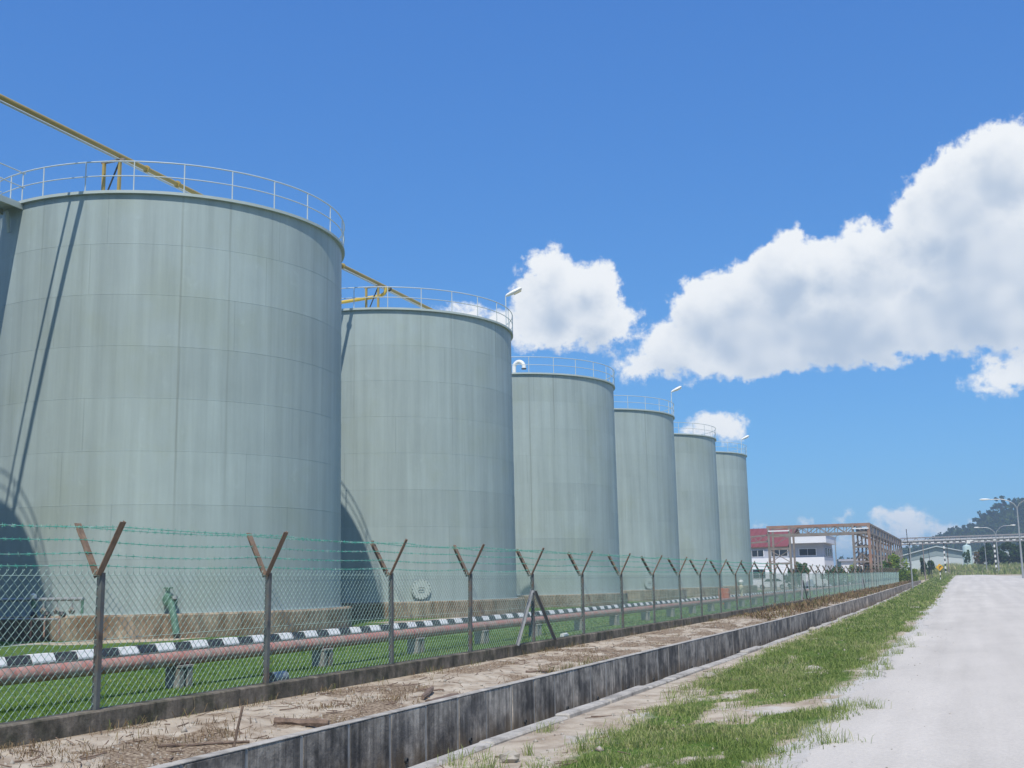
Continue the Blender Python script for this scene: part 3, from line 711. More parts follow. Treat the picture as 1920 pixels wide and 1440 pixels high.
kb = {c: MB().poly([(x, -0.315, z) for x, z in prof], (0, 0.63, 0)).mesh('kerb_block', c) for c in ('black_paint', 'white_paint')}
y = 15.9; k = 0
while y < 150:
    o = obj('kerb_block', kb['white_paint' if k % 2 == 0 else 'black_paint'], pk, (random.uniform(-.008, .008), y+0.3-60, random.uniform(-.006, .006)))
    o.rotation_euler = (0, 0, random.uniform(-.01, .01)); y += 0.642; k += 1
MB().box(-17.56, -17.25, 15.3, 150, 0.08, 0.205).build('bedding', 'concrete', pk)

# ================================================================== storage tanks
TX, TR, TB, TT = -27.13, 6.467, 0.86, 14.23
TY = [16.45, 34.94, 52.8, 71.66, 88.71, 105.37, 121.63]
tank_labels = ['grey green tank just outside the left edge, shading the foot of the next tank',
    'largest, nearest whole grey green storage tank on the left of the photograph',
    'second grey green storage tank in view, floodlight on its rim, manway at its foot',
    'third grey green storage tank in view with a white gooseneck vent on its roof',
    'fourth grey green storage tank in view, with a small floodlight on its rim',
    'fifth grey green storage tank, the second from the right end of the row',
    'farthest and smallest grey green storage tank, right end of the row beside the red roof']
NC = 8; HC = (TT-TB)/NC
def ring_tube(r, z, rad, n=96):
    mb = MB(); prof = [(r+rad*math.cos(a), z+rad*math.sin(a)) for a in np.linspace(0, 2*math.pi, 7)[:-1]]
    return mb.lathe(prof, n, closed=True)
def make_tank():
    t = thing('storage_tank', tank_labels[0], 'storage tank', (TX-1.67, TY[0], 0), 'row of storage tanks')
    MB_ = MB().lathe([(TR+0.42, 0.05), (TR+0.42, TB-0.05), (TR+0.36, TB), (TR-0.5, TB)], 96); obj('foundation', MB_.mesh('foundation', 'found', True), t)
    for c in range(NC):
        r = TR-0.006*c; z0 = TB+HC*c; z1 = z0+HC
        mb = MB().lathe([(r, z0-0.004), (r, z1-0.012), (r+0.0035, z1-0.010), (r+0.0035, z1-0.001), (r-0.03, z1)], 128)
        obj('shell_course', mb.mesh('shell_course', 'tank', True), t)
    obj('bottom_flange', MB().lathe([(TR+0.08, TB), (TR+0.08, TB+0.02), (TR, TB+0.02)], 96).mesh('bottom_flange', 'tank_trim'), t)
    obj('roof', MB().lathe([(TR+0.02, TT+0.02), (3.0, TT+0.32), (0.02, TT+0.55)], 64).mesh('roof', 'tank_trim', True), t)
    obj('rim', MB().lathe([(TR-0.06, TT-0.02), (TR+0.075, TT-0.02), (TR+0.075, TT+0.075), (TR+0.063, TT+0.075), (TR+0.063, TT-0.006), (TR-0.06, TT-0.006)], 128, closed=True).mesh('rim', 'tank_trim'), t)
    rr = TR+0.045
    obj('top_rail', ring_tube(rr, TT+1.05, 0.024).mesh('top_rail', 'rail', True), t)
    obj('mid_rail', ring_tube(rr, TT+0.56, 0.019).mesh('mid_rail', 'rail', True), t)
    pm = MB().tube([(rr, 0, TT-0.02), (rr, 0, TT+1.05)], 0.021, 8).mesh('rail_post', 'rail', True)
    for k in range(26):
        o = obj('rail_post', pm, t); o.rotation_euler = (0, 0, R(-62.6+360/26*k))
    return t
tank0 = make_tank()
tanks = [tank0]
for k in range(1, 7):
    c = copy_tree(tank0); c.location = (TX, TY[k], 0.0 if k < 4 else 0.06); c['label'] = tank_labels[k]
    c.rotation_euler = (0, 0, 0); tanks.append(c)

def on_shell(k, ang, r=TR):
    a = R(ang); return Vector((TX+r*math.cos(a), TY[k]+r*math.sin(a), 0)), Vector((math.cos(a), math.sin(a), 0)), Vector((-math.sin(a), math.cos(a), 0))
def manway(k, ang, z):
    base, n, tg = on_shell(k, ang); upv = Vector((0, 0, 1)); C0 = Vector((base.x, base.y, z)); T = tanks[k]
    def disc(r0, r1, d0, d1, nm, m, par):
        mb = MB(); N_ = 28; vs = []
        for d, r in ((d0, r0), (d0, r1), (d1, r1), (d1, r0)):
            for i in range(N_):
                a = 2*math.pi*i/N_; vs.append(C0 + n*d + (tg*math.cos(a)+upv*math.sin(a))*r)
        fs = [(q*N_+i, q*N_+(i+1) % N_, ((q+1) % 4)*N_+(i+1) % N_, ((q+1) % 4)*N_+i) for q in range(4) for i in range(N_)]
        mb.add(vs, fs); return mb.build(nm, m, par)
    nk = disc(0.001, 0.36, -0.05, 0.075, 'manway_neck', 'tank', T)
    disc(0.30, 0.45, 0.075, 0.095, 'manway_flange', 'tank', T)
    cv = disc(0.001, 0.45, 0.10, 0.13, 'manway_cover', 'tank_trim', T)
    for i in range(16):
        a = 2*math.pi*i/16; c = C0 + n*0.13 + (tg*math.cos(a)+upv*math.sin(a))*0.405
        MB().tube([c-n*0.05, c+n*0.025], 0.018, 6).build('bolt', 'dark_metal', cv)
    for s in (-1, 1):
        c = C0+n*0.13+upv*0.06*s; MB().tube([c-tg*0.12, c-tg*0.12+n*0.06, c+tg*0.12+n*0.06, c+tg*0.12], 0.013, 6).build('handle', 'dark_metal', cv)
manway(2, -49.5, 1.40); manway(4, -37.5, 1.42); manway(6, -27.0, 1.42)

# things on the rims and roofs
def floodlight(k, x, y, ztop, lab):
    t = thing('floodlight', lab, 'floodlight', (x, y, TT), 'floodlights on the tank rims')
    MB().tube([(x, y, TT), (x, y, ztop)], 0.03, 8).build('pole', 'rail', t)
    d = Vector((0.75, 0.35, 0.42)).normalized(); a = d.cross(Vector((0, 0, 1))).normalized(); b = a.cross(d)
    p = Vector((x, y, ztop)); L_ = 0.95
    prof = [(0, 0.05, 0.04), (0.12, 0.13, 0.09), (0.5, 0.17, 0.12), (0.85, 0.16, 0.11), (0.95, 0.09, 0.05)]
    mb = MB(); vs = []; N_ = 12
    for u, w, h in prof:
        for i in range(N_):
            q = 2*math.pi*i/N_; vs.append(p + d*u + a*(w*math.cos(q)) + b*(h*math.sin(q)))
    mb.add(vs, [(r*N_+i, r*N_+(i+1) % N_, (r+1)*N_+(i+1) % N_, (r+1)*N_+i) for r in range(4) for i in range(N_)] + [tuple(range(N_-1, -1, -1)), tuple(range(4*N_, 5*N_))])
    hd = mb.build('lamp_head', 'lamp_white', t, True)
    mb = MB(); c0 = p+d*0.45-b*0.115
    mb.poly([c0+d*u+a*v for u, v in ((0, -.12), (.42, -.12), (.42, .12), (0, .12))], -b*0.025); mb.build('lens', 'cream', hd)
floodlight(2, -21.70, 55.9, 16.60, 'white floodlight on a thin pole on the rim of the second tank')
floodlight(4, -21.15, 91.0, 16.55, 'small white floodlight above the rim of the fourth tank')
floodlight(6, -21.45, 124.1, 16.25, 'tiny white floodlight above the rim of the farthest tank')
v = thing('gooseneck_vent', 'white gooseneck vent pipe on the roof of the third tank', 'vent', (-25.35, 67.4, TT))
arc = [(-25.35-0.33*math.cos(a), 67.4, TT+0.75+0.36*math.sin(a)) for a in np.linspace(0, math.pi, 13)]
MB().tube([(-25.68, 67.4, TT+0.1)]+arc+[(-25.02, 67.4, TT+0.62)], 0.125, 14).build('bent_pipe', 'lamp_white', v, True)
MB().tube([(-25.02, 67.4, TT+0.60), (-25.02, 67.4, TT+0.66)], 0.16, 14).build('flange', 'dark_metal', v)
# yellow product line over the first tanks, with a thin conduit beside it
yp = thing('yellow_pipeline', 'long yellow pipe carried over the roofs of the first two tanks', 'pipe', (-25.38, 34, 15.93))
for a, b in ((9, 21), (21, 33), (33, 45), (45, 57.5)):
    MB().tube([(-25.38, a+0.01, 15.93), (-25.38, b-0.01, 15.93)], 0.08, 16).build('pipe_length', 'yellow', yp, True)
for y in (21, 31.3, 33, 45, 49.6, 56.5): MB().tube([(-25.38, y-0.04, 15.93), (-25.38, y+0.04, 15.93)], 0.125, 16).build('flange', 'yellow' if y != 49.6 else 'dark_metal', yp)
MB().tube([(-25.38, 57.5, 15.93), (-25.38, 57.9, 15.8), (-25.38, 58.0, 15.4), (-25.38, 58.0, 14.6)], 0.08, 14).build('down_bend', 'yellow', yp, True)
cd = thing('conduit', 'thin pale conduit running beside the yellow pipe', 'conduit', (-25.75, 34, 16.0))
MB().tube([(-25.78, 9, 16.02), (-25.78, 57.4, 16.02)], 0.045, 8).build('conduit_tube', 'rail', cd)
for y, lab in ((17.0, 'yellow steel pipe stand on the roof of the tank outside the left edge'), (29.9, 'yellow steel pipe stand on the roof of the nearest tank'), (48.4, 'yellow steel pipe stand on the roof of the second tank'), (38.5, 'yellow steel pipe stand at the back of the nearest tank, behind the rim')):
    t = thing('pipe_stand', lab, 'pipe stand', (-25.4, y, TT), 'stands under the yellow pipe')
    for dx in (-0.55, 0.1): MB().bar((-25.45+dx, y, TT), (-25.45+dx, y, 15.74), 0.09, 0.09).build('leg', 'yellow', t)
    MB().bar((-26.1, y, 15.77), (-25.15, y, 15.77), 0.08, 0.07).build('cross_beam', 'rack', t)
    MB().bar((-25.98, y, TT+0.15), (-25.38, y, 15.7), 0.04, 0.04).build('diagonal', 'dark_metal', t)
bp_ = thing('yellow_branch_pipe', 'bright yellow branch pipe bending down from the pipeline on the second tank', 'pipe', (-25.4, 50, 15.2))
MB().tube([(-25.30, 49.1, 15.88), (-25.31, 49.1, 15.72), (-25.38, 49.1, 15.58), (-25.55, 49.08, 15.49), (-25.85, 49.05, 15.45), (-27.7, 49.0, 15.36), (-31.4, 49.0, 15.22), (-31.6, 49.0, 15.1), (-31.65, 49.0, 14.5)], 0.085, 14).build('pipe_run', 'yellow_bright', bp_, True)
# walkway between the first two roofs
wb = thing('walkway_bridge', 'steel walkway bridge with handrails joining the first tank to the one left of it', 'walkway', (-28.6, 26, TT))
MB().box(-29.15, -28.15, 22.7, 28.75, TT-0.03, TT+0.02).build('deck', 'tank_trim', wb)
for x in (-29.15, -28.15):
    MB().box(x-0.03, x+0.03, 22.7, 28.75, TT-0.2, TT-0.034).build('beam', 'tank_trim', wb)
    MB().tube([(x, 22.8, TT+1.05), (x, 28.65, TT+1.05)], 0.022, 8).build('top_rail', 'rail', wb)
    MB().tube([(x, 22.8, TT+0.56), (x, 28.65, TT+0.56)], 0.018, 8).build('mid_rail', 'rail', wb)
    for y in (22.9, 25.7, 28.55): MB().tube([(x, y, TT+0.02), (x, y, TT+1.05)], 0.02, 8).build('rail_post', 'rail', wb)
MB().bar((-28.7, 28.5, TT-0.2), (-28.7, 28.62, TT-0.9), 0.08).build('bracket', 'tank_trim', wb)

# pipework at the foot of the nearest tank
mf = thing('valve_manifold', 'galvanised pipe manifold with small valves at the foot of the nearest tank', 'pipework', (-25.5, 27.4, 0.2))
MB().tube([(-28.6, 27.4, 1.38), (-23.9, 27.4, 1.36)], 0.055, 10).build('upper_header', 'galv', mf, True)
MB().tube([(-28.6, 27.2, 0.82), (-24.6, 27.2, 0.80)], 0.035, 10).build('lower_header', 'galv', mf, True)
MB().tube([(-23.93, 27.4, 1.36), (-23.93, 27.4, 0.95)], 0.04, 8).build('end_drop', 'valve_green', mf)
for k, x in enumerate((-25.35, -24.85, -24.3)):
    vv = MB().tube([(x, 27.4, 1.34), (x, 27.4, 1.06)], 0.03, 8).build('drop', 'galv', mf)
    MB().lathe([(0.0, -0.1), (0.06, -0.09), (0.1, 0.0), (0.06, 0.09), (0.0, 0.1)], 12, (x, 27.4, 1.03)).build('valve_body', 'concrete', mf, True)
    MB().tube([(x+0.03, 27.32, 1.06), (x+0.2, 27.25, 0.98)], 0.02, 6).build('lever', 'dark_metal', mf)
    MB().lathe([(0.0, -0.09), (0.07, -0.08), (0.11, 0.0), (0.07, 0.08), (0.0, 0.09)], 12, (x-0.25, 27.3, 0.93)).build('valve_body', 'dark_metal', mf, True)
    MB().tube([(x-0.25, 27.25, 0.98), (x-0.25, 27.2, 0.80), (x-0.25, 27.2, 0.30)], 0.028, 8).build('leg', 'rack_red', mf)
MB().lathe([(0, -0.1), (0.09, -0.06), (0.1, 0.05), (0.0, 0.1)], 12, (-25.7, 27.35, 1.46)).build('gauge', 'lamp_white', mf, True)
MB().lathe([(0, -0.13), (0.07, -0.1), (0.08, 0.08), (0.0, 0.1)], 12, (-25.62, 27.3, 1.24)).build('trap', 'valve_green', mf, True)
b0, n0, t0 = on_shell(1, -49)
gv = thing('gate_valve', 'green gate valve on a sloping outlet pipe at the foot of the nearest tank', 'valve', (b0.x, b0.y, 0.2))
q = b0 + Vector((0, 0, 1.22))
MB().tube([q-n0*0.1, q+n0*0.32, q+n0*0.40-Vector((0, 0, 0.05)), q+n0*0.55+t0*0.10-Vector((0, 0, 0.55)), q+n0*0.62+t0*0.16-Vector((0, 0, 0.95))], 0.105, 14).build('outlet_pipe', 'valve_green', gv, True)
MB().tube([q+n0*0.14, q+n0*0.19], 0.2, 14).build('flange', 'valve_green', gv)
MB().tube([q+n0*0.26, q+n0*0.31], 0.2, 14).build('flange', 'valve_green', gv)
MB().lathe([(0.0, -0.18), (0.12, -0.15), (0.16, 0.0), (0.13, 0.15), (0.07, 0.2), (0.07, 0.36), (0, 0.37)], 14, tuple(q+n0*0.22-t0*0.1+Vector((0, 0, 0.05)))).build('bonnet', 'valve_green', gv, True)
hw = q+n0*0.22-t0*0.1+Vector((0, 0, 0.42))
MB().lathe([(0.14+0.02*math.cos(a), 0.02*math.sin(a)) for a in np.linspace(0, 6.283, 7)[:-1]], 18, tuple(hw), True).build('handwheel', 'valve_green', gv)
MB().lathe([(0, -0.05), (0.09, -0.04), (0.09, 0.05), (0, 0.06)], 12, tuple(q+n0*0.4+t0*0.1+Vector((0, 0, 0.12)))).build('gauge', 'galv', gv, True)

# ================================================================== leaves, blades, trees
def leaf_mesh(name, C, size, m, rnd=None, flat=0.0):
    n = len(C); a = rng.normal(size=(n, 3)); a[:, 2] *= (1-flat); a /= np.linalg.norm(a, axis=1)[:, None]
    t = rng.normal(size=(n, 3)); b = np.cross(a, t); b /= np.linalg.norm(b, axis=1)[:, None]
    s = np.asarray(size)*rng.uniform(0.6, 1.3, n); s = s[:, None]
    v = np.stack([C-a*s, C+b*s*0.55, C+a*s, C-b*s*0.55], 1).reshape(-1, 3)
    r = rng.uniform(0, 1, n) if rnd is None else rnd
    return npmesh(name, v, np.arange(4*n), np.full(n, 4), m, {'rnd': np.repeat(np.clip(r, 0, 1), 4)})
def crown_points(n, rx, ry, rz, clumps, seed=0, low=-0.8):
    g = np.random.default_rng(seed)
    d = g.normal(size=(clumps, 3)); d /= np.linalg.norm(d, axis=1)[:, None]
    d = d*(g.uniform(0.25, 1, clumps)**0.5)[:, None]; d[:, 2] = np.maximum(d[:, 2], low)
    cr = g.uniform(0.20, 0.42, clumps); cv = g.uniform(-0.22, 0.22, clumps)
    k = g.integers(0, clumps, n); e = g.normal(size=(n, 3)); e /= np.linalg.norm(e, axis=1)[:, None]
    p = d[k] + e*(cr[k]*g.uniform(0.3, 1, n)**0.6)[:, None]
    return p*np.array([rx, ry, rz]), np.clip(0.45 + cv[k] + g.uniform(-0.3, 0.3, n), 0, 1)
def tree(name, label, cat, x, y, h, rx, m, n=2500, leaf=0.18, trunk=0.35, z=None, group=None, seed=1, clumps=26, ry=None):
    z = float(gz(x, y)) if z is None else z
    t = thing(name, label, cat, (x, y, z), group); th = h*trunk; rz = (h-th)/2
    P, r = crown_points(n, rx, ry or rx, rz, clumps, seed)
    P[:, 2] += th+rz*0.9
    obj('crown', leaf_mesh('crown', P, leaf, m, r), t)
    g = random.Random(seed); tr = max(0.03, h*0.018)
    mb = MB().tube([(0, 0, -0.2), (g.uniform(-.05, .05)*h, g.uniform(-.05, .05)*h, th*0.6), (g.uniform(-.06, .06)*h, g.uniform(-.06, .06)*h, th+rz)], [tr*1.3, tr, tr*0.45], 7)
    for i in range(5):
        a = g.uniform(0, 6.28); mb.tube([(0, 0, th*g.uniform(0.5, 1.0)), (rx*0.55*math.cos(a), rx*0.55*math.sin(a), th+rz*g.uniform(0.4, 1.1))], [tr*0.5, tr*0.2], 5)
    obj('trunk', mb.mesh('trunk', 'bark'), t)
    return t
def blades(name, X, Y, Z, H, W, lean, m, rnd=None):
    n = len(X); a = rng.uniform(0, 2*np.pi, n); b = rng.uniform(0, 2*np.pi, n)
    side = np.stack([np.cos(a), np.sin(a), np.zeros(n)], -1)*(W/2)[:, None]
    ld = np.stack([np.cos(b), np.sin(b), np.zeros(n)], -1)*(H*lean*rng.uniform(0.2, 1.2, n))[:, None]
    B = np.stack([X, Y, Z-0.01], -1); up = np.zeros((n, 3)); up[:, 2] = H
    Mi = B + up*0.58 + ld*0.38; T = B + up*(1-0.35*lean) + ld
    v = np.stack([B-side, B+side, Mi+side*0.75, Mi-side*0.75, T], 1).reshape(-1, 3)
    o = (np.arange(n)*5)[:, None]; loops = np.concatenate([o+np.array([0, 1, 2, 3]), o+np.array([3, 2, 4])], 1)
    sizes = np.tile([4, 3], n)
    r = rng.uniform(0, 1, n) if rnd is None else rnd
    return npmesh(name, v, loops, sizes, m, {'rnd': np.repeat(np.clip(r, 0, 1), 5)})
def scatter(n, x0, x1, y0, y1, mask):
    x = rng.uniform(x0, x1, n); y = rng.uniform(y0, y1, n); k = rng.uniform(0, 1, n) < mask(x, y)
    return x[k], y[k]
# verge grass
XS, YS, HS, WS, RS = [], [], [], [], []
for y0, y1, dens, h, w in ((6.5, 13, 2900, 0.058, 0.006), (13, 22, 1900, 0.06, 0.008), (22, 36, 950, 0.065, 0.012), (36, 60, 400, 0.07, 0.02), (60, 100, 160, 0.09, 0.04), (100, 200, 55, 0.1, 0.09)):
    x, y = scatter(int(dens*3.8*(y1-y0)), -5.0, -1.2, y0, y1, lambda x, y: grass_mask(x, y)**1.3)
    tuft = fbm(x*3.1, y*3.1, 91, 3)
    XS.append(x); YS.append(y); HS.append(h*rng.uniform(0.5, 1.5, len(x))*np.interp(tuft, [0.3, 0.5, 0.7], [0.5, 1.0, 2.0])); WS.append(np.full(len(x), w)*rng.uniform(0.7, 1.3, len(x)))
    RS.append(np.clip(0.15+0.8*fbm(x*0.9, y*0.6, 93, 3)+rng.normal(0, 0.22, len(x)), 0, 1))
# stray tufts on bare sand and along the road edge
for k in range(130):
    y = random.uniform(8, 40)**1.0; x = random.choice([random.uniform(-4.8, -3.4), random.uniform(-2.4, -1.2), random.uniform(-4.8, -1.5)])
    n = random.randint(25, 70); s = random.uniform(0.04, 0.12)
    XS.append(rng.normal(x, s, n)); YS.append(rng.normal(y, s, n)); HS.append(rng.uniform(0.06, 0.24, n)); WS.append(np.full(n, 0.007)); RS.append(rng.uniform(0.2, 0.9, n))
x, y, h, w, r = map(np.concatenate, (XS, YS, HS, WS, RS))
tag(obj('verge_grass', blades('verge_grass', x, y, gz(x, y), h, w, 0.75, 'grass', r)), 'patchy green grass on the sandy verge beside the road', 'grass', None, 'stuff')
# lawn behind the fence
XS, YS, HS, WS = [], [], [], []
for y0, y1, dens, h, w in ((8, 18, 800, 0.055, 0.010), (18, 34, 420, 0.06, 0.016), (34, 70, 140, 0.07, 0.03), (70, 140, 40, 0.1, 0.06)):
    x, y = scatter(int(dens*8*(y1-y0)), -17.2, -9.42, y0, y1, lambda x, y: 0.15+0.85*sst(fbm(x*0.8, y*0.6, 101, 3), 0.34, 0.56))
    XS.append(x); YS.append(y); HS.append(h*rng.uniform(0.5, 1.4, len(x))); WS.append(np.full(len(x), w))
    n = int(dens*0.35*2*(y1-y0)); x = rng.uniform(-19.5, -17.6, n); y = rng.uniform(max(y0, 16), max(y1, 18), n)
    k = fbm(x*0.8, y*0.3, 61) > 0.45; x, y = x[k], y[k]; XS.append(x); YS.append(y); HS.append(h*rng.uniform(0.5, 1.2, len(x))); WS.append(np.full(len(x), w))
x, y, h, w = map(np.concatenate, (XS, YS, HS, WS))
tag(obj('lawn_grass', blades('lawn_grass', x, y, gz(x, y), h, w, 0.7, 'lawn', np.clip(0.05+0.85*fbm(x*0.7, y*0.5, 103, 4)+rng.normal(0, .2, len(x)), 0, 1))), 'short bright green lawn behind the fence', 'grass', None, 'stuff')
# dry weeds on the dirt strip and against the fence
XS, YS, HS, WS, RS = [], [], [], [], []
def weeds(cx, cy, n, s, h0, h1, w=0.007, r0=0.0, r1=1.0):
    XS.append(rng.normal(cx, s, n)); YS.append(rng.normal(cy, s*1.6, n)); HS.append(rng.uniform(h0, h1, n)); WS.append(np.full(n, w)); RS.append(rng.uniform(r0, r1, n))
for k in range(230):
    y = 8.5 + 62*random.random()**1.5; x = random.uniform(-9.0, -7.15)
    if fbm(np.array([x*0.9]), np.array([y*0.5]), 71)[0] < 0.42 and random.random() < 0.6: continue
    weeds(x, y, random.randint(15, 50), random.uniform(0.06, 0.2), 0.02, random.uniform(0.07, 0.2), 0.008, 0.0, 0.75)
for k in range(60): weeds(random.uniform(-9.12, -8.9), 8+60*random.random(), 18, 0.08, 0.05, 0.22, 0.008, 0.2, 1.0)
for k in range(420):
    y = 46 + 130*random.random(); x = random.uniform(-9.1, -7.3)
    weeds(x, y, random.randint(10, 25), random.uniform(0.15, 0.4), 0.1, random.choice([0.3, 0.4, 0.7])*(1.0 if y > 56 else 0.6), 0.02+0.0003*y, 0.0, 0.9)
for k in range(9): weeds(-7.05, random.uniform(20, 24), 25, 0.08, 0.1, 0.3, 0.01, 0.5, 1.0)
x, y, h, w, r = map(np.concatenate, (XS, YS, HS, WS, RS))
k = (x < -7.0)*(x > -9.13); x, y, h, w, r = x[k], y[k], h[k], w[k], r[k]
tag(obj('dry_weeds', blades('dry_weeds', x, y, gz(x, y), h, w, 1.1, 'dry', r)), 'dry brown weeds and plant litter on the dirt strip by the drain', 'weeds', None, 'stuff')
# small stones and clods, nobody could count them
n = 1500; x = np.concatenate([rng.uniform(-9.1, -7.1, n), rng.uniform(-4.9, -1.6, n//2), rng.uniform(-1.6, 5, 420)]); y = 7+45*rng.uniform(0, 1, len(x))**1.6
s = rng.uniform(0.008, 0.03, len(x))*np.where(rng.uniform(0, 1, len(x)) < 0.04, 2.0, 1.0); s[-420:] *= 0.5
oct_ = np.array([(1, 0, 0), (0, 1, 0), (-1, 0, 0), (0, -1, 0), (0, 0, .7), (0, 0, -.7)], float)
v = (oct_[None]*rng.uniform(0.6, 1.4, (len(x), 6, 1)))*s[:, None, None] + np.stack([x, y, np.where(x > -1.6, 0.02, gz(x, y))], -1)[:, None]
fs = np.array([(0, 1, 4), (1, 2, 4), (2, 3, 4), (3, 0, 4), (1, 0, 5), (2, 1, 5), (3, 2, 5), (0, 3, 5)])
lp = (np.arange(len(x))*6)[:, None, None] + fs[None]
tag(obj('pebbles', npmesh('pebbles', v.reshape(-1, 3), lp.ravel(), np.full(len(x)*8, 3), 'stone')), 'small stones and clods scattered over dirt and road', 'pebbles', None, 'stuff')

# dead twigs and leaf stalks lying about, one mass of litter
mb = MB()
for k in range(520):
    y = 8 + 45*random.random()**1.7; x = random.uniform(-9.05, -7.1) if random.random() < 0.8 else random.uniform(-4.8, -2.8)
    a = random.uniform(0, 3.14); l = random.uniform(0.05, 0.28); c = Vector((x, y, float(gz(x, y))+0.012)); d = Vector((math.cos(a)*l/2, math.sin(a)*l/2, random.uniform(-.01, .03)))
    if -9.1 < x+d.x < -7.05 or x > -4.9: mb.tube([c-d, c+Vector((d.y, -d.x, 0))*0.15, c+d], random.uniform(0.003, 0.008), 4)
tag(mb.build('twig_litter', 'dead_wood'), 'dead twigs and stalks littering the dirt strip and verge', 'twigs', None, 'stuff')

# ================================================================== litter on the ground
def plank(name, label, p, q, w, h, m='dead_wood', cat='plank', seed=0):
    p, q = Vector(p), Vector(q); g = random.Random(seed); o = thing(name, label, cat, tuple((p+q)/2)); mb = MB(); n = 7; vs = []
    d = (q-p).normalized(); a = d.cross(Vector((0, 0, 1))).normalized(); b = a.cross(d)
    for i in range(n):
        c = p + (q-p)*(i/(n-1)) + b*g.uniform(-.008, .008); ww = w*g.uniform(0.7, 1.1)*(0.6 if i in (0, n-1) else 1); hh = h*g.uniform(0.75, 1.1)
        for t in range(7): an = 2*math.pi*t/7; vs.append(c + a*math.cos(an)*ww/2 + b*(math.sin(an)*hh/2))
    mb.add(vs, [(i*7+t, i*7+(t+1) % 7, i*7+7+(t+1) % 7, i*7+7+t) for i in range(n-1) for t in range(7)] + [tuple(range(6, -1, -1)), tuple(range((n-1)*7, n*7))])
    wl = mb.build('timber', m, o); return o
G = lambda x, y, d=0.03: (x, y, float(gz(x, y))+d)
plank('driftwood_log', 'dark rotten log lying on the dirt close to the drain edge', G(-7.80, 12.28, .04), G(-7.08, 12.30, .05), 0.10, 0.10, seed=1)
plank('weathered_board', 'flat weathered board beside short logs on the dirt strip', G(-7.10, 15.05), G(-7.12, 16.1), 0.16, 0.05, seed=2)
plank('split_log', 'short split log lying across the dirt near the board', G(-7.30, 15.3, .04), G(-7.62, 16.3, .05), 0.09, 0.08, seed=3)
plank('thin_branch', 'thin grey branch behind the split log', G(-7.9, 16.35), G(-7.5, 16.45), 0.035, 0.03, seed=4, cat='branch')
plank('fallen_stick', 'long brown stick lying near the upright stake', G(-7.75, 10.05), G(-7.2, 10.85, .02), 0.03, 0.03, seed=5, cat='stick')
plank('wooden_stake', 'thin brown wooden stake stuck leaning in the dirt', G(-7.12, 10.42, -.05), (-7.05, 10.5, 0.40), 0.03, 0.03, seed=6, cat='stake')
plank('dead_branch', 'dead branch with grass at the drain edge, farther along', G(-7.5, 20.0), G(-7.2, 20.6, .04), 0.06, 0.05, seed=7, cat='branch')
def rock(label, x, y, s, seed):
    g = np.random.default_rng(seed); o = thing('stone', label, 'stone', G(x, y, 0)); mb = MB(); vs = []
    for i in range(5):
        ph = -math.pi/2 + math.pi*(i+0.5)/5
        for t in range(8): th = 2*math.pi*t/8; k = s*g.uniform(0.75, 1.15); vs.append((k*math.cos(ph)*math.cos(th)*1.3, k*math.cos(ph)*math.sin(th), k*math.sin(ph)*0.7+s*0.35))
    mb.add(vs, [(i*8+t, i*8+(t+1) % 8, i*8+8+(t+1) % 8, i*8+8+t) for i in range(4) for t in range(8)] + [tuple(range(7, -1, -1)), tuple(range(32, 40))])
    obj('rock', mb.mesh('rock', 'stone'), o)
rock('pale angular stone on bare sand beside the drain kerb, nearest the camera', -4.25, 10.85, 0.09, 1)
rock('flat white stone at the edge of the verge grass', -4.3, 20.5, 0.10, 2)
rock('small white stone on the verge beyond the flat one', -4.9, 40.0, 0.12, 3)
tn = thing('paint_tin', 'dented white tin lying on its side at the foot of the fence', 'tin', (-9.50, 15.0, 0.285))
MB().tube([(-9.52, 14.86, 0.30), (-9.50, 15.20, 0.30)], 0.085, 16).build('can', 'galv', tn, True)
MB().tube([(-9.522, 14.845, 0.30), (-9.52, 14.86, 0.30)], 0.09, 16).build('lid', 'dark_metal', tn)
tn = thing('plastic_bottle', 'small white bottle lying in the lawn behind the fence', 'bottle', (-9.62, 28.5, 0.25))
MB().tube([(-9.62, 28.3, 0.27), (-9.62, 28.62, 0.27), (-9.62, 28.7, 0.27), (-9.62, 28.76, 0.27)], [0.06, 0.06, 0.025, 0.025], 12).build('bottle_body', 'lamp_white', tn, True)

# ================================================================== yard furniture
hb = thing('hose_cabinet', 'orange red hose cabinet on a short leg beside the red pipe', 'cabinet', (-13.0, 67.2, 0.2))
MB().box(-13.28, -12.72, 66.8, 67.3, 0.50, 1.08, 0.02).build('box', 'orange', hb)
MB().box(-12.718, -12.70, 66.83, 67.27, 0.54, 1.04).build('door', 'orange', hb)
MB().bar((-13.05, 67.0, 0.1), (-13.05, 67.0, 0.5), 0.10).build('leg', 'orange', hb)
hy = thing('hydrant', 'cream fire hydrant pillar beyond the orange cabinet', 'hydrant', (-13.5, 75.3, 0.2))
MB().lathe([(0.0, 0.0), (0.16, 0.0), (0.16, 0.05), (0.09, 0.07), (0.08, 0.8), (0.13, 0.84), (0.13, 0.9), (0.1, 1.0), (0.0, 1.08)], 14, (-13.5, 75.3, 0.2)).build('barrel', 'cream', hy, True)
MB().lathe([(0.0, 0.0), (0.13, 0.02), (0.16, 0.12), (0.1, 0.24), (0.0, 0.27)], 14, (-13.5, 75.3, 1.28)).build('bonnet', 'lamp_white', hy, True)
for s in (-1, 1): MB().tube([(-13.5, 75.3+0.06*s, 0.98), (-13.5, 75.3+0.24*s, 0.98)], 0.06, 10).build('outlet', 'cream', hy)
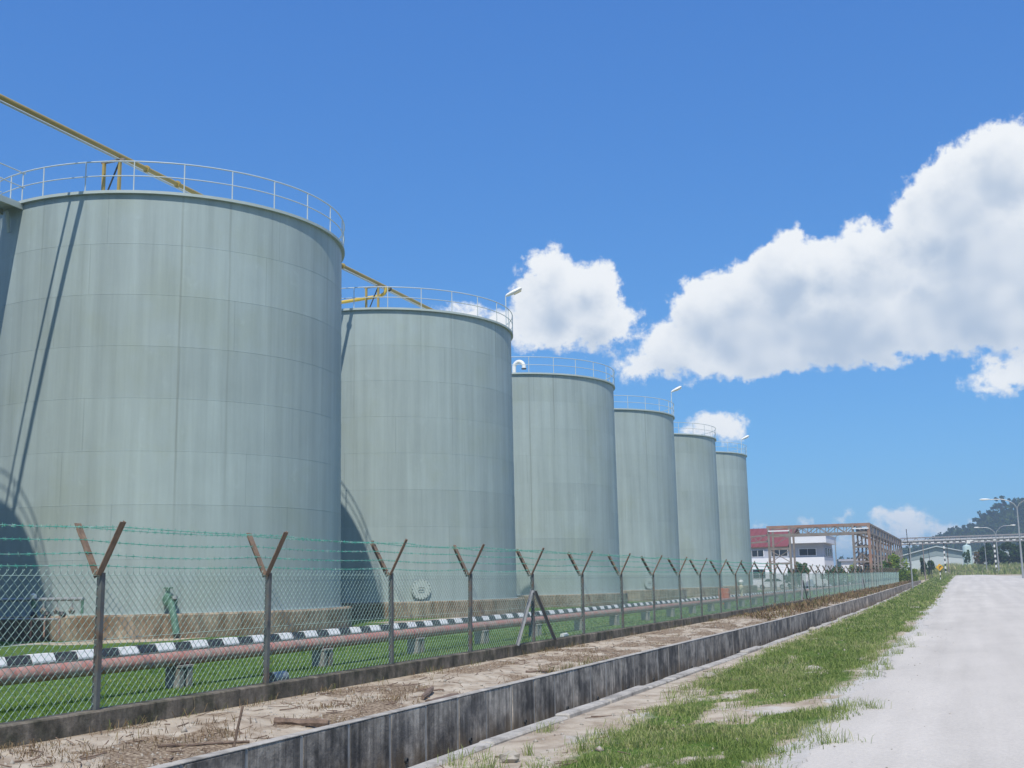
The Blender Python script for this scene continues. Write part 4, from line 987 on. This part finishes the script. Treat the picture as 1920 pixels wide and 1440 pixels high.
def car(x, y, label, van=False):
    z = float(gz(x, y)); t = thing('parked_van' if van else 'parked_car', label, 'van' if van else 'car', (x, y, z), 'white vehicles parked behind the fence')
    L_, W = 4.3, 1.7
    pr = [(-2.1, .3), (-2.15, .75), (-1.95, .95), (-1.2, 1.0), (-0.7, 1.45), (0.9, 1.47), (1.5, 1.02), (2.05, .9), (2.15, .55), (2.1, .3)]
    if van: pr = [(-2.1, .3), (-2.15, 1.0), (-2.05, 1.95), (1.1, 2.0), (1.75, 1.15), (2.1, 1.0), (2.15, .5), (2.1, .3)]
    mb = MB().poly([(u, -W/2, v) for u, v in pr], (0, W, 0)); obj('body', mb.mesh('body', 'car_white'), t)
    gl = [(-1.05, 1.03), (-0.65, 1.38), (0.85, 1.40), (1.35, 1.05)] if not van else [(0.2, 1.2), (0.2, 1.8), (1.05, 1.82), (1.55, 1.22)]
    for s in (-1, 1): obj('side_window', MB().poly([(u, s*(W/2+0.004), v) for u, v in gl], (0, s*0.01, 0)).mesh('side_window', 'glass_dark'), t)
    for u in (-1.3, 1.3):
        for s in (-1, 1):
            w = MB().tube([(u, s*(W/2-0.16), .32), (u, s*(W/2+0.02), .32)], 0.32, 16).mesh('wheel', 'rubber'); wo = obj('wheel', w, t)
            obj('rim', MB().tube([(u, s*(W/2+0.02), .32), (u, s*(W/2+0.035), .32)], 0.19, 12).mesh('rim', 'galv'), wo)
    for s in (-0.6, 0.6): obj('headlight', MB().box(2.10, 2.16, s-0.16, s+0.16, 0.62, 0.78, 0.02).mesh('headlight', 'glass_dark'), t)
    return t
car(-24.5, 160, 'white saloon car parked under the steel rack, left one').rotation_euler = (0, 0, 0.1)
car(-19.0, 160, 'white van parked under the steel rack, right of the saloon', True).rotation_euler = (0, 0, 1.2)

# ================================================================== steel pipe rack
rk = thing('pipe_rack', 'rusty steel pipe rack with lattice truss and rows of columns beyond the tanks', 'pipe rack', (-16, 150, 0.3))
def H(x0, y0, z0, x1, y1, z1, w, h, nm, m='rack', p=rk): return MB().bar((x0, y0, z0), (x1, y1, z1), w, h).build(nm, m, p)
for x, m, w in ((-10.9, 'rack_red', 0.34), (-12.8, 'rack', 0.28), (-20.5, 'rack', 0.26), (-23.1, 'rack', 0.28)):
    H(x, 150, 0.0, x, 150, 8.02, w, w, 'column', m)
    if x < -20: H(x, 153.5, 0.0, x, 153.5, 7.9, 0.24, 0.24, 'column')
for y in (150, 153.5):
    H(-23.3, y, 7.95, -10.7, y, 7.95, 0.22, 0.3, 'top_chord', 'rack_red' if y == 150 else 'rack'); H(-23.1, y, 6.93, -10.9, y, 6.93, 0.2, 0.26, 'bottom_chord')
    for k in range(7):
        a = -20.4+k*1.09; H(a, y, 6.95, a, y, 7.9, 0.08, 0.08, 'web_post'); H(a, y, 7.05, a+1.05, y, 7.85, 0.08, 0.08, 'web_diagonal') if k % 2 == 0 else H(a, y, 7.85, a+1.05, y, 7.05, 0.08, 0.08, 'web_diagonal')
for (a, b) in ((-23.1, -20.5), (-12.8, -10.9)):
    for z in (5.2, 3.4): H(a, 150, z, b, 150, z, 0.18, 0.22, 'cross_beam')
    H(a, 150, 3.5, b, 150, 5.1, 0.09, 0.09, 'brace'); H(a, 150, 5.1, b, 150, 3.5, 0.09, 0.09, 'brace')
    H(a, 150, 5.3, b, 150, 6.8, 0.08, 0.08, 'brace', 'rack')
    H(a, 149.9, 7.45, b, 149.9, 7.45, 0.3, 0.16, 'pipe_end', 'white_wall')
H(-31, 150.5, 6.45, -23.1, 150.5, 7.0, 0.16, 0.2, 'gallery_chord'); H(-31, 150.5, 5.75, -23.1, 150.5, 6.2, 0.16, 0.2, 'gallery_chord')
for k in range(6):
    a = -30.5+k*1.2; zz = 0.07*(a+31)/1.1*0.9; H(a, 150.5, 5.8+zz, a+0.6, 150.5, 6.5+zz, 0.07, 0.07, 'gallery_web'); H(a+0.6, 150.5, 6.5+zz, a+1.2, 150.5, 5.85+zz, 0.07, 0.07, 'gallery_web')
for x in (-10.9, -12.8):
    H(x, 150, 8.0, x, 226, 8.0, 0.2, 0.24, 'long_beam'); H(x, 150, 6.95, x, 226, 6.95, 0.2, 0.24, 'long_beam')
    for k in range(1, 13):
        y = 150+6.33*k; H(x, y, 0.2, x, y, 8.0, 0.22, 0.22, 'column')
for k in range(12):
    y = 150+6.33*k
    MB().box(-10.99, -10.95, y+0.5, y+5.2, 7.12, 7.85).build('cable_tray', 'rack_grey', rk)
    for z in (5.5, 4.3, 3.1): H(-12.8, y+6.33, z, -10.9, y+6.33, z, 0.14, 0.16, 'tie_beam'); H(-12.8, y, z, -12.8, y+6.33, z+0.55, 0.12, 0.12, 'brace')
for x, r, m in ((-12.3, 0.2, 'rack_grey'), (-11.7, 0.15, 'galv'), (-11.3, 0.12, 'rack_grey')):
    MB().tube([(x, 150.5, 7.3), (x, 225, 7.3)], r, 10).build('rack_pipe', m, rk)
# bridge over the road, hazard striped
br = thing('pipe_bridge', 'lattice pipe bridge crossing over the road on black and white striped posts', 'bridge', (-3.6, 226, 1.7))
for y in (226, 227.6):
    H(-11, y, 8.35, 44, y, 8.75, 0.16, 0.2, 'top_chord', 'rack_grey', br)
    H(-11, y, 7.25, 44, y, 7.65, 0.16, 0.22, 'bottom_chord', 'rack_grey', br)
    for k in range(30):
        a = -11+k*1.8; z = 7.25+0.4*(a+11)/55
        H(a, y, z, a+0.9, y, z+1.1, 0.08, 0.08, 'web_diagonal', 'rack_grey', br); H(a+0.9, y, z+1.1, a+1.8, y, z, 0.08, 0.08, 'web_diagonal', 'rack_grey', br)
for k in range(52):
    a = -11+k*1.05; z = 7.25+0.4*(a+11)/55
    if a > 44: break
    MB().box(a, a+0.55, 225.86, 225.90, z+0.02, z+0.24).build('white_mark', 'white_paint', br)
MB().tube([(-11, 226.8, 7.75), (44, 226.8, 8.15)], 0.28, 12).build('carried_pipe', 'galv', br)
for x in (-3.6, 4.85, 13.5):
    z0 = float(gz(x, 226)); n = 12; hh = (7.2-z0)/n
    p = H(x, 226, z0, x, 226, 7.3, 0.22, 0.22, 'post', 'black_paint', br)
    for k in range(n):
        if k % 2 == 0: MB().box(x-0.14, x+0.14, 225.86, 226.14, z0+k*hh, z0+(k+1)*hh).build('white_band', 'white_paint', p)
    H(x+0.5, 227.6, z0, x+0.5, 227.6, 7.4, 0.18, 0.18, 'post', 'rack', br)
MB().box(0.3, 0.9, 225.8, 225.85, 7.1, 7.7).build('height_sign', 'lamp_white', br)

# ================================================================== buildings
def window(b, x0, x1, z0, z1, y, side=False, xs=0):
    if not side:
        f = MB().box(x0-0.08, x1+0.08, y-0.05, y+0.04, z0-0.08, z1+0.08).build('window', 'white_wall', b)
        n = max(1, round((x1-x0)/1.1))
        for k in range(n):
            a = x0+(x1-x0)*k/n; MB().box(a+0.03, a+(x1-x0)/n-0.03, y-0.075, y-0.045, z0, z1).build('pane', 'glass_dark', f)
    else:
        f = MB().box(xs-0.04, xs+0.05, x0-0.08, x1+0.08, z0-0.08, z1+0.08).build('window', 'white_wall', b)
        MB().box(xs+0.045, xs+0.075, x0, x1, z0, z1).build('pane', 'glass_dark', f)
ob = thing('office_building', 'white two storey office with dark windows and deep white parapet behind the rack', 'building', (-27, 196, 0.5))
MB().box(-36, -20.8, 190, 203, 0.2, 6.35).build('upper_wall', 'grey_and_shaded_wall', ob)  # grey colour paints in the shade below the parapet overhang
MB().box(-25.9, -20.85, 190.05, 202.9, 6.35, 6.95).build('attic_wall', 'grey_and_shaded_wall', ob)
MB().box(-36.05, -20.75, 189.6, 203.1, 0.2, 4.75).build('lower_wall', 'white_wall', ob)
MB().box(-25.8, -20.2, 188.4, 204, 6.95, 8.1).build('parapet', 'white_wall', ob)
MB().box(-25.9, -20.1, 188.3, 204.1, 8.1, 8.2).build('coping', 'white_wall', ob)
MB().box(-36.1, -25.95, 189.7, 203, 6.35, 6.5).build('flat_roof', 'brown_wall', ob)
for a, b in ((-33.0, -30.2), (-29.0, -26.4), (-24.6, -22.0)): window(ob, a, b, 5.05, 6.05, 189.98)
for a in (191.5, 195, 198.5): window(ob, a, a+2.2, 4.95, 6.2, 0, True, -20.79)
for a in (-32, -26.5): window(ob, a, a+2.0, 1.6, 3.0, 189.58)
wing = thing('low_annex', 'low white annex with flat roof right of the office', 'building', (-17, 215, 0.6))
MB().box(-20.5, -14.5, 213, 222, 0.3, 4.3).build('wall', 'white_wall', wing); MB().box(-20.9, -14.1, 212.6, 222.4, 4.3, 4.65).build('roof', 'grey_and_shaded_wall', wing)
MB().lathe([(0.9, 0), (0.85, 0.4), (0.45, 0.75), (0, 0.85)], 14, (-17.2, 215, 4.65)).build('roof_tank', 'brown_wall', wing, True)
window(wing, -19, -17, 2.2, 3.4, 212.98)
rb = thing('red_roof_shed', 'factory shed with a dark red metal roof behind the farthest tank', 'building', (-42, 222, 0.3))
MB().box(-58, -30.2, 214, 240, 0.2, 7.3).build('wall', 'brown_wall', rb)
rf = MB().poly([(-59, 212, 7.2), (-59, 226, 11.0), (-59, 241, 7.2), (-59, 241, 7.05), (-59, 226, 10.8), (-59, 212, 7.0)], (29.6, 0, 0)).build('roof', 'red_roof', rb)
for k in range(28):
    x = -58.6+k; MB().bar((x, 211.98, 7.24), (x, 225.98, 11.05), 0.06, 0.06).build('rib', 'red_roof', rf)
for x in (-36, -33.5, -31): MB().box(x, x+1.3, 213.9, 213.98, 2.0, 6.6).build('door', 'grey_and_shaded_wall', rb)
wh = thing('warehouse', 'pale grey gabled warehouse far beyond the bridge', 'building', (-7, 330, 3.5))
gx = [(-21.5, 5.6), (-7.1, 9.1), (-0.4, 7.9)]
MB().poly([(-21, 330, 2.5), (-21, 330, 5.4), (-7.1, 330, 8.9), (-0.6, 330, 7.5), (-0.6, 330, 2.5)], (0, 40, 0)).build('wall', 'shed_wall', wh)
MB().poly([(-21, 329.9, 4.2), (-21, 329.9, 5.4), (-7.1, 329.9, 8.9), (-0.6, 329.9, 7.5), (-0.6, 329.9, 5.9), (-7.1, 329.9, 6.7)], (0, 0.09, 0)).build('upper_cladding', 'shed_roof', wh)
MB().poly([(-21.6, 329.2, 5.35), (-7.1, 329.2, 9.0), (-0.1, 329.2, 7.5), (-0.1, 329.2, 7.72), (-7.1, 329.2, 9.25), (-21.6, 329.2, 5.6)], (0, 41.5, 0)).build('roof', 'shed_wall', wh)
w2 = thing('pale_shed', 'second pale shed to the right of the silo', 'building', (4, 335, 3.5))
MB().poly([(1.5, 335, 2.5), (1.5, 335, 7.2), (6.5, 335, 8.6), (11, 335, 8.0), (11, 335, 2.5)], (0, 20, 0)).build('wall', 'shed_wall', w2)
MB().poly([(1.2, 334.5, 7.2), (6.5, 334.5, 8.7), (11.3, 334.5, 8.0), (11.3, 334.5, 8.2), (6.5, 334.5, 8.9), (1.2, 334.5, 7.4)], (0, 21, 0)).build('roof', 'shed_roof', w2)
so = thing('silo', 'pale green cylindrical silo between the warehouse and the shed', 'silo', (0.35, 322, 3.5))
MB().lathe([(1.05, -0.5), (1.05, 5.2), (0.95, 5.45), (0.3, 5.75), (0, 5.8)], 24, (0.35, 322, 3.4)).build('shell', 'silo', so, True)
MB().lathe([(1.08, 0), (1.08, 0.12), (1.04, 0.12)], 24, (0.35, 322, 6.2)).build('band', 'silo', so)
MB().tube([(0.35, 322, 9.1), (0.35, 322, 9.6)], 0.12, 8).build('vent', 'silo', so)

# ================================================================== street furniture
def street_lamp(x, y, zt, arms, label, r=0.09):
    z0 = float(gz(x, y)); t = thing('street_lamp', label, 'street lamp', (x, y, z0), 'street lamps along the road')
    MB().tube([(x, y, z0-0.2), (x, y, zt)], [r*1.5, r*0.8], 10).build('pole', 'galv', t, True)
    for ax, az in arms:
        s = 1 if ax > x else -1; L_ = abs(ax-x)
        pts = [(x, y, zt-0.15), (x+s*L_*0.08, y, zt+(az-zt)*0.4), (x+s*L_*0.25, y, zt+(az-zt)*0.8), (x+s*L_*0.45, y, az), (x+s*L_*0.8, y, az)]
        MB().tube(pts, r*0.55, 8).build('arm', 'galv', t, True)
        q = (x+s*L_*0.8, y, az); mb = MB(); vs = []
        for u, w, h in ((0, .06, .05), (.1*L_, .16, .1), (.22*L_, .2, .12), (.3*L_, .08, .05)):
            for i in range(10): a = 2*math.pi*i/10; vs.append((q[0]+s*u, q[1]+w*math.cos(a), q[2]+0.05+h*math.sin(a)))
        mb.add(vs, [(k*10+i, k*10+(i+1) % 10, k*10+10+(i+1) % 10, k*10+10+i) for k in range(3) for i in range(10)] + [tuple(range(9, -1, -1)), tuple(range(30, 40))])
        mb.build('lamp_head', 'lamp_white', t, True)
street_lamp(6.05, 150, 9.35, [(2.4, 10.35), (9.7, 10.35)], 'tallest street lamp at the right edge with its arm over the road')
street_lamp(5.15, 222, 8.5, [(2.0, 9.7), (8.2, 9.9)], 'twin arm street lamp just behind the striped bridge post')
street_lamp(3.25, 224, 6.9, [(1.0, 7.5), (5.0, 7.5)], 'smallest twin arm street lamp below the bridge', 0.06)
street_lamp(-16.0, 160, 6.6, [(-15.0, 7.05)], 'short lamp post between the office and the rack', 0.07)
def pole(x, y, x1, y1, zt, label, m, r, name='utility_pole'):
    z0 = float(gz(x, y)); t = thing(name, label, 'pole', (x, y, z0))
    MB().tube([(x, y, z0-0.3), (x1, y1, zt)], [r*1.2, r*0.8], 8).build('shaft', m, t)
    MB().tube([(x1, y1, zt), (x1, y1, zt+0.25)], r*0.9, 8).build('cap', 'dark_metal', t)
    return t
pole(-4.75, 113.5, -4.75, 113.5, 4.3, 'pale slim pole standing at the end of the drain kerb', 'galv', 0.06)
pole(-4.75, 113.9, -4.95, 113.9, 5.6, 'dark slim pole beside the pale one', 'dark_metal', 0.035)
pole(-5.4, 172, -5.5, 172, 6.0, 'dark brown pole near the yellow road sign', 'rack', 0.07)
pole(-4.6, 176, -4.9, 176, 5.0, 'thin dark pole left of the yellow road sign', 'dark_metal', 0.04)
sg = thing('road_sign', 'yellow diamond warning sign with a black arrow on a striped post', 'road sign', (-3.05, 150, float(gz(-3.05, 150))))
z0 = float(gz(-3.05, 150)); cz = 2.52
for k in range(5): MB().box(-3.10, -3.00, 149.95, 150.05, z0+k*(cz-z0)/5, z0+(k+1)*(cz-z0)/5).build('post_band', 'white_paint' if k % 2 == 0 else 'black_paint', sg)
pl = MB().poly([(-3.05+0.44*a, 149.93, cz+0.44*b) for a, b in ((0, 1), (1, 0), (0, -1), (-1, 0))], (0, 0.015, 0)).build('plate', 'sign_yellow', sg)
MB().box(-3.13, -3.05, 149.915, 149.926, cz-0.22, cz+0.02).build('arrow', 'black_paint', pl)
MB().poly([(-3.13, 149.915, cz+0.02), (-2.95, 149.915, cz+0.02), (-2.95, 149.915, cz-0.05), (-2.82, 149.915, cz+0.07), (-2.95, 149.915, cz+0.19), (-2.95, 149.915, cz+0.11), (-3.13, 149.915, cz+0.11)], (0, 0.011, 0)).build('arrow', 'black_paint', pl)

# ================================================================== far trees, bushes, hill
tree('roadside_tree', 'dark rounded tree at the right, nearest the striped post', 'tree', 4.6, 246, 4.6, 2.0, 'leaf_dark', 2600, 0.24, 0.1, seed=3)
tree('roadside_tree', 'broad dark tree in the middle of the right hand clump', 'tree', 7.6, 249, 4.9, 2.3, 'leaf_dark', 2600, 0.24, 0.1, seed=4)
tree('roadside_tree', 'dark tree at the right edge behind the tall lamp', 'tree', 10.8, 248, 4.6, 2.1, 'leaf_dark', 2600, 0.24, 0.1, seed=5)
tree('roadside_tree', 'reddish shrub left of the dark trees, before the pale shed', 'tree', 2.6, 250, 3.2, 1.2, 'leaf_red', 900, 0.2, 0.1, seed=6)
tree('slender_tree', 'slender dark tree behind the brown pole', 'tree', -7.2, 225, 4.6, 0.7, 'leaf_dark', 900, 0.2, 0.2, seed=7, clumps=14)
tree('slender_tree', 'slender young tree in front of the silo', 'tree', 0.2, 262, 3.6, 0.8, 'leaf_mid', 700, 0.2, 0.15, seed=8, clumps=12)
tree('slender_tree', 'small leafy tree right of the slender dark one', 'tree', -6.3, 228, 3.2, 0.7, 'leaf_mid', 600, 0.2, 0.15, seed=18, clumps=12)
tree('lime_bush', 'bright lime green bush at the far end of the fence', 'bush', -9.9, 186, 4.3, 1.7, 'leaf_lime', 1700, 0.2, 0.08, seed=9)
tree('lime_bush', 'lower lime green bush right of the bright one', 'bush', -8.6, 196, 2.9, 1.5, 'leaf_lime', 1300, 0.2, 0.06, seed=10)
tree('garden_bush', 'round green bush in front of the office', 'bush', -22.5, 172, 3.7, 1.5, 'leaf_mid', 1500, 0.2, 0.12, seed=11)
tree('garden_bush', 'reddish green bush under the rack columns', 'bush', -12.6, 164, 3.6, 1.5, 'leaf_red', 1300, 0.19, 0.1, seed=12)
tree('garden_bush', 'green bush right of the reddish one under the rack', 'bush', -11.6, 172, 3.3, 1.6, 'leaf_mid', 1300, 0.2, 0.1, seed=13)
tree('garden_bush', 'bushy red leafed shrub halfway along the rack', 'bush', -11.2, 178, 3.4, 1.4, 'leaf_red', 1100, 0.2, 0.1, seed=14)
tree('garden_bush', 'green shrub by the lamp post between office and rack', 'bush', -16.8, 166, 2.9, 1.2, 'leaf_mid', 900, 0.19, 0.1, seed=15)
tree('garden_bush', 'lime green shrub left of the rack corner', 'bush', -14.2, 163, 3.0, 0.9, 'leaf_lime', 700, 0.17, 0.1, seed=16)
for k in range(7):
    tree('hedge_bush', f'dark hedge bush behind the far fence, {["leftmost", "second", "third", "fourth", "fifth", "sixth", "rightmost"][k]} of its row', 'bush', -21.5+1.5*k, 158+2*k, 2.2, 1.0, 'leaf_dark', 600, 0.15, 0.08, seed=20+k, group='hedge behind the far fence')
# tall field grass on the bank beyond the road
x = rng.uniform(-14, 30, 16000); y = rng.uniform(216, 262, 16000)
tag(obj('field_grass', blades('field_grass', x, y, gz(x, y), rng.uniform(0.3, 1.1, 16000)*np.interp(fbm(x*0.3, y*0.2, 121), [.3, .7], [.4, 1.5]), np.full(16000, 0.12), 0.7, 'grass', np.clip(rng.normal(0.7, 0.3, 16000), 0, 1))), 'tall yellow green grass on the bank beyond the road', 'grass', None, 'stuff')
HXP = [-120, -60, -40, -21, -8.6, 4.35, 8.7, 15, 20, 26.5, 32, 60, 120, 260, 420, 600]; HZP = [0, 2, 5, 11, 18, 20, 23, 27, 30, 33, 35, 40, 42, 40, 24, 5]
def hz(x, y):
    X = np.asarray(x)*700/np.clip(np.asarray(y), 560, 720)
    return 3.2 + 0.92*np.interp(X, HXP, HZP)*sst(y, 545, 715)*(1+0.12*(fbm(np.asarray(x)*0.02, np.asarray(y)*0.02, 131)-0.5)) * (1-0.7*sst(y, 800, 1100))
hxs = np.arange(-140, 640, 10.0); hys = np.concatenate([np.arange(540, 760, 8.0), np.arange(760, 1150, 30.0)])
hill = grid_sheet('hill', hxs, hys, lambda X, Y: hz(X, Y)-0.4, MAT['hill'], {})
tag(hill, 'wooded hill', None, None, 'structure')
CP, RN, SZ = [], [], []
n = 2300; tx = rng.uniform(-55, 190, n); ty = rng.uniform(560, 735, n); tz = hz(tx, ty)
for i in range(n):
    h = random.uniform(3.5, 7.5); q, r = crown_points(34, h*0.45, h*0.45, h*0.5, 6, 1000+i); q[:, 2] += h*0.55
    CP.append(q+[tx[i], ty[i], tz[i]]); RN.append(np.clip(r+random.uniform(-.25, .25), 0, 1)); SZ.append(np.full(34, 1.15))
tag(obj('forest', leaf_mesh('forest', np.concatenate(CP), np.concatenate(SZ), 'leaf_forest', np.concatenate(RN))), 'dense dark forest covering the distant hill', 'forest', None, 'stuff')
for k, (x, h) in enumerate(((-6.5, 8), (4.0, 9), (8.5, 12), (11.5, 9), (17, 11), (21, 13), (26, 10), (31, 9))):
    tree('ridge_tree', f'tall dark tree on the hill skyline, {"leftmost second third fourth fifth sixth seventh rightmost".split()[k]} of its row', 'tree', x, 712, h, h*0.3, 'leaf_forest', 420, 0.75, 0.45, float(hz(x, 712)), 'trees on the hill skyline', 60+k, 9)

# ================================================================== haze
hzm = bpy.data.materials.new('haze'); hzm.use_nodes = True
nt = hzm.node_tree; nt.nodes.clear()
pv = nt.nodes.new('ShaderNodeVolumePrincipled'); pv.inputs['Color'].default_value = (0.62, 0.80, 1.0, 1); pv.inputs['Density'].default_value = 0.00055; pv.inputs['Anisotropy'].default_value = 0.2
ou = nt.nodes.new('ShaderNodeOutputMaterial'); nt.links.new(pv.outputs[0], ou.inputs['Volume'])
HAZE = True
if HAZE:
    haze = MB().box(-4050, 4050, -450, 6050, -3.0, 62.0).build('haze', hzm)
    tag(haze, 'thin blue daylight haze over the whole site', 'haze', None, 'stuff')
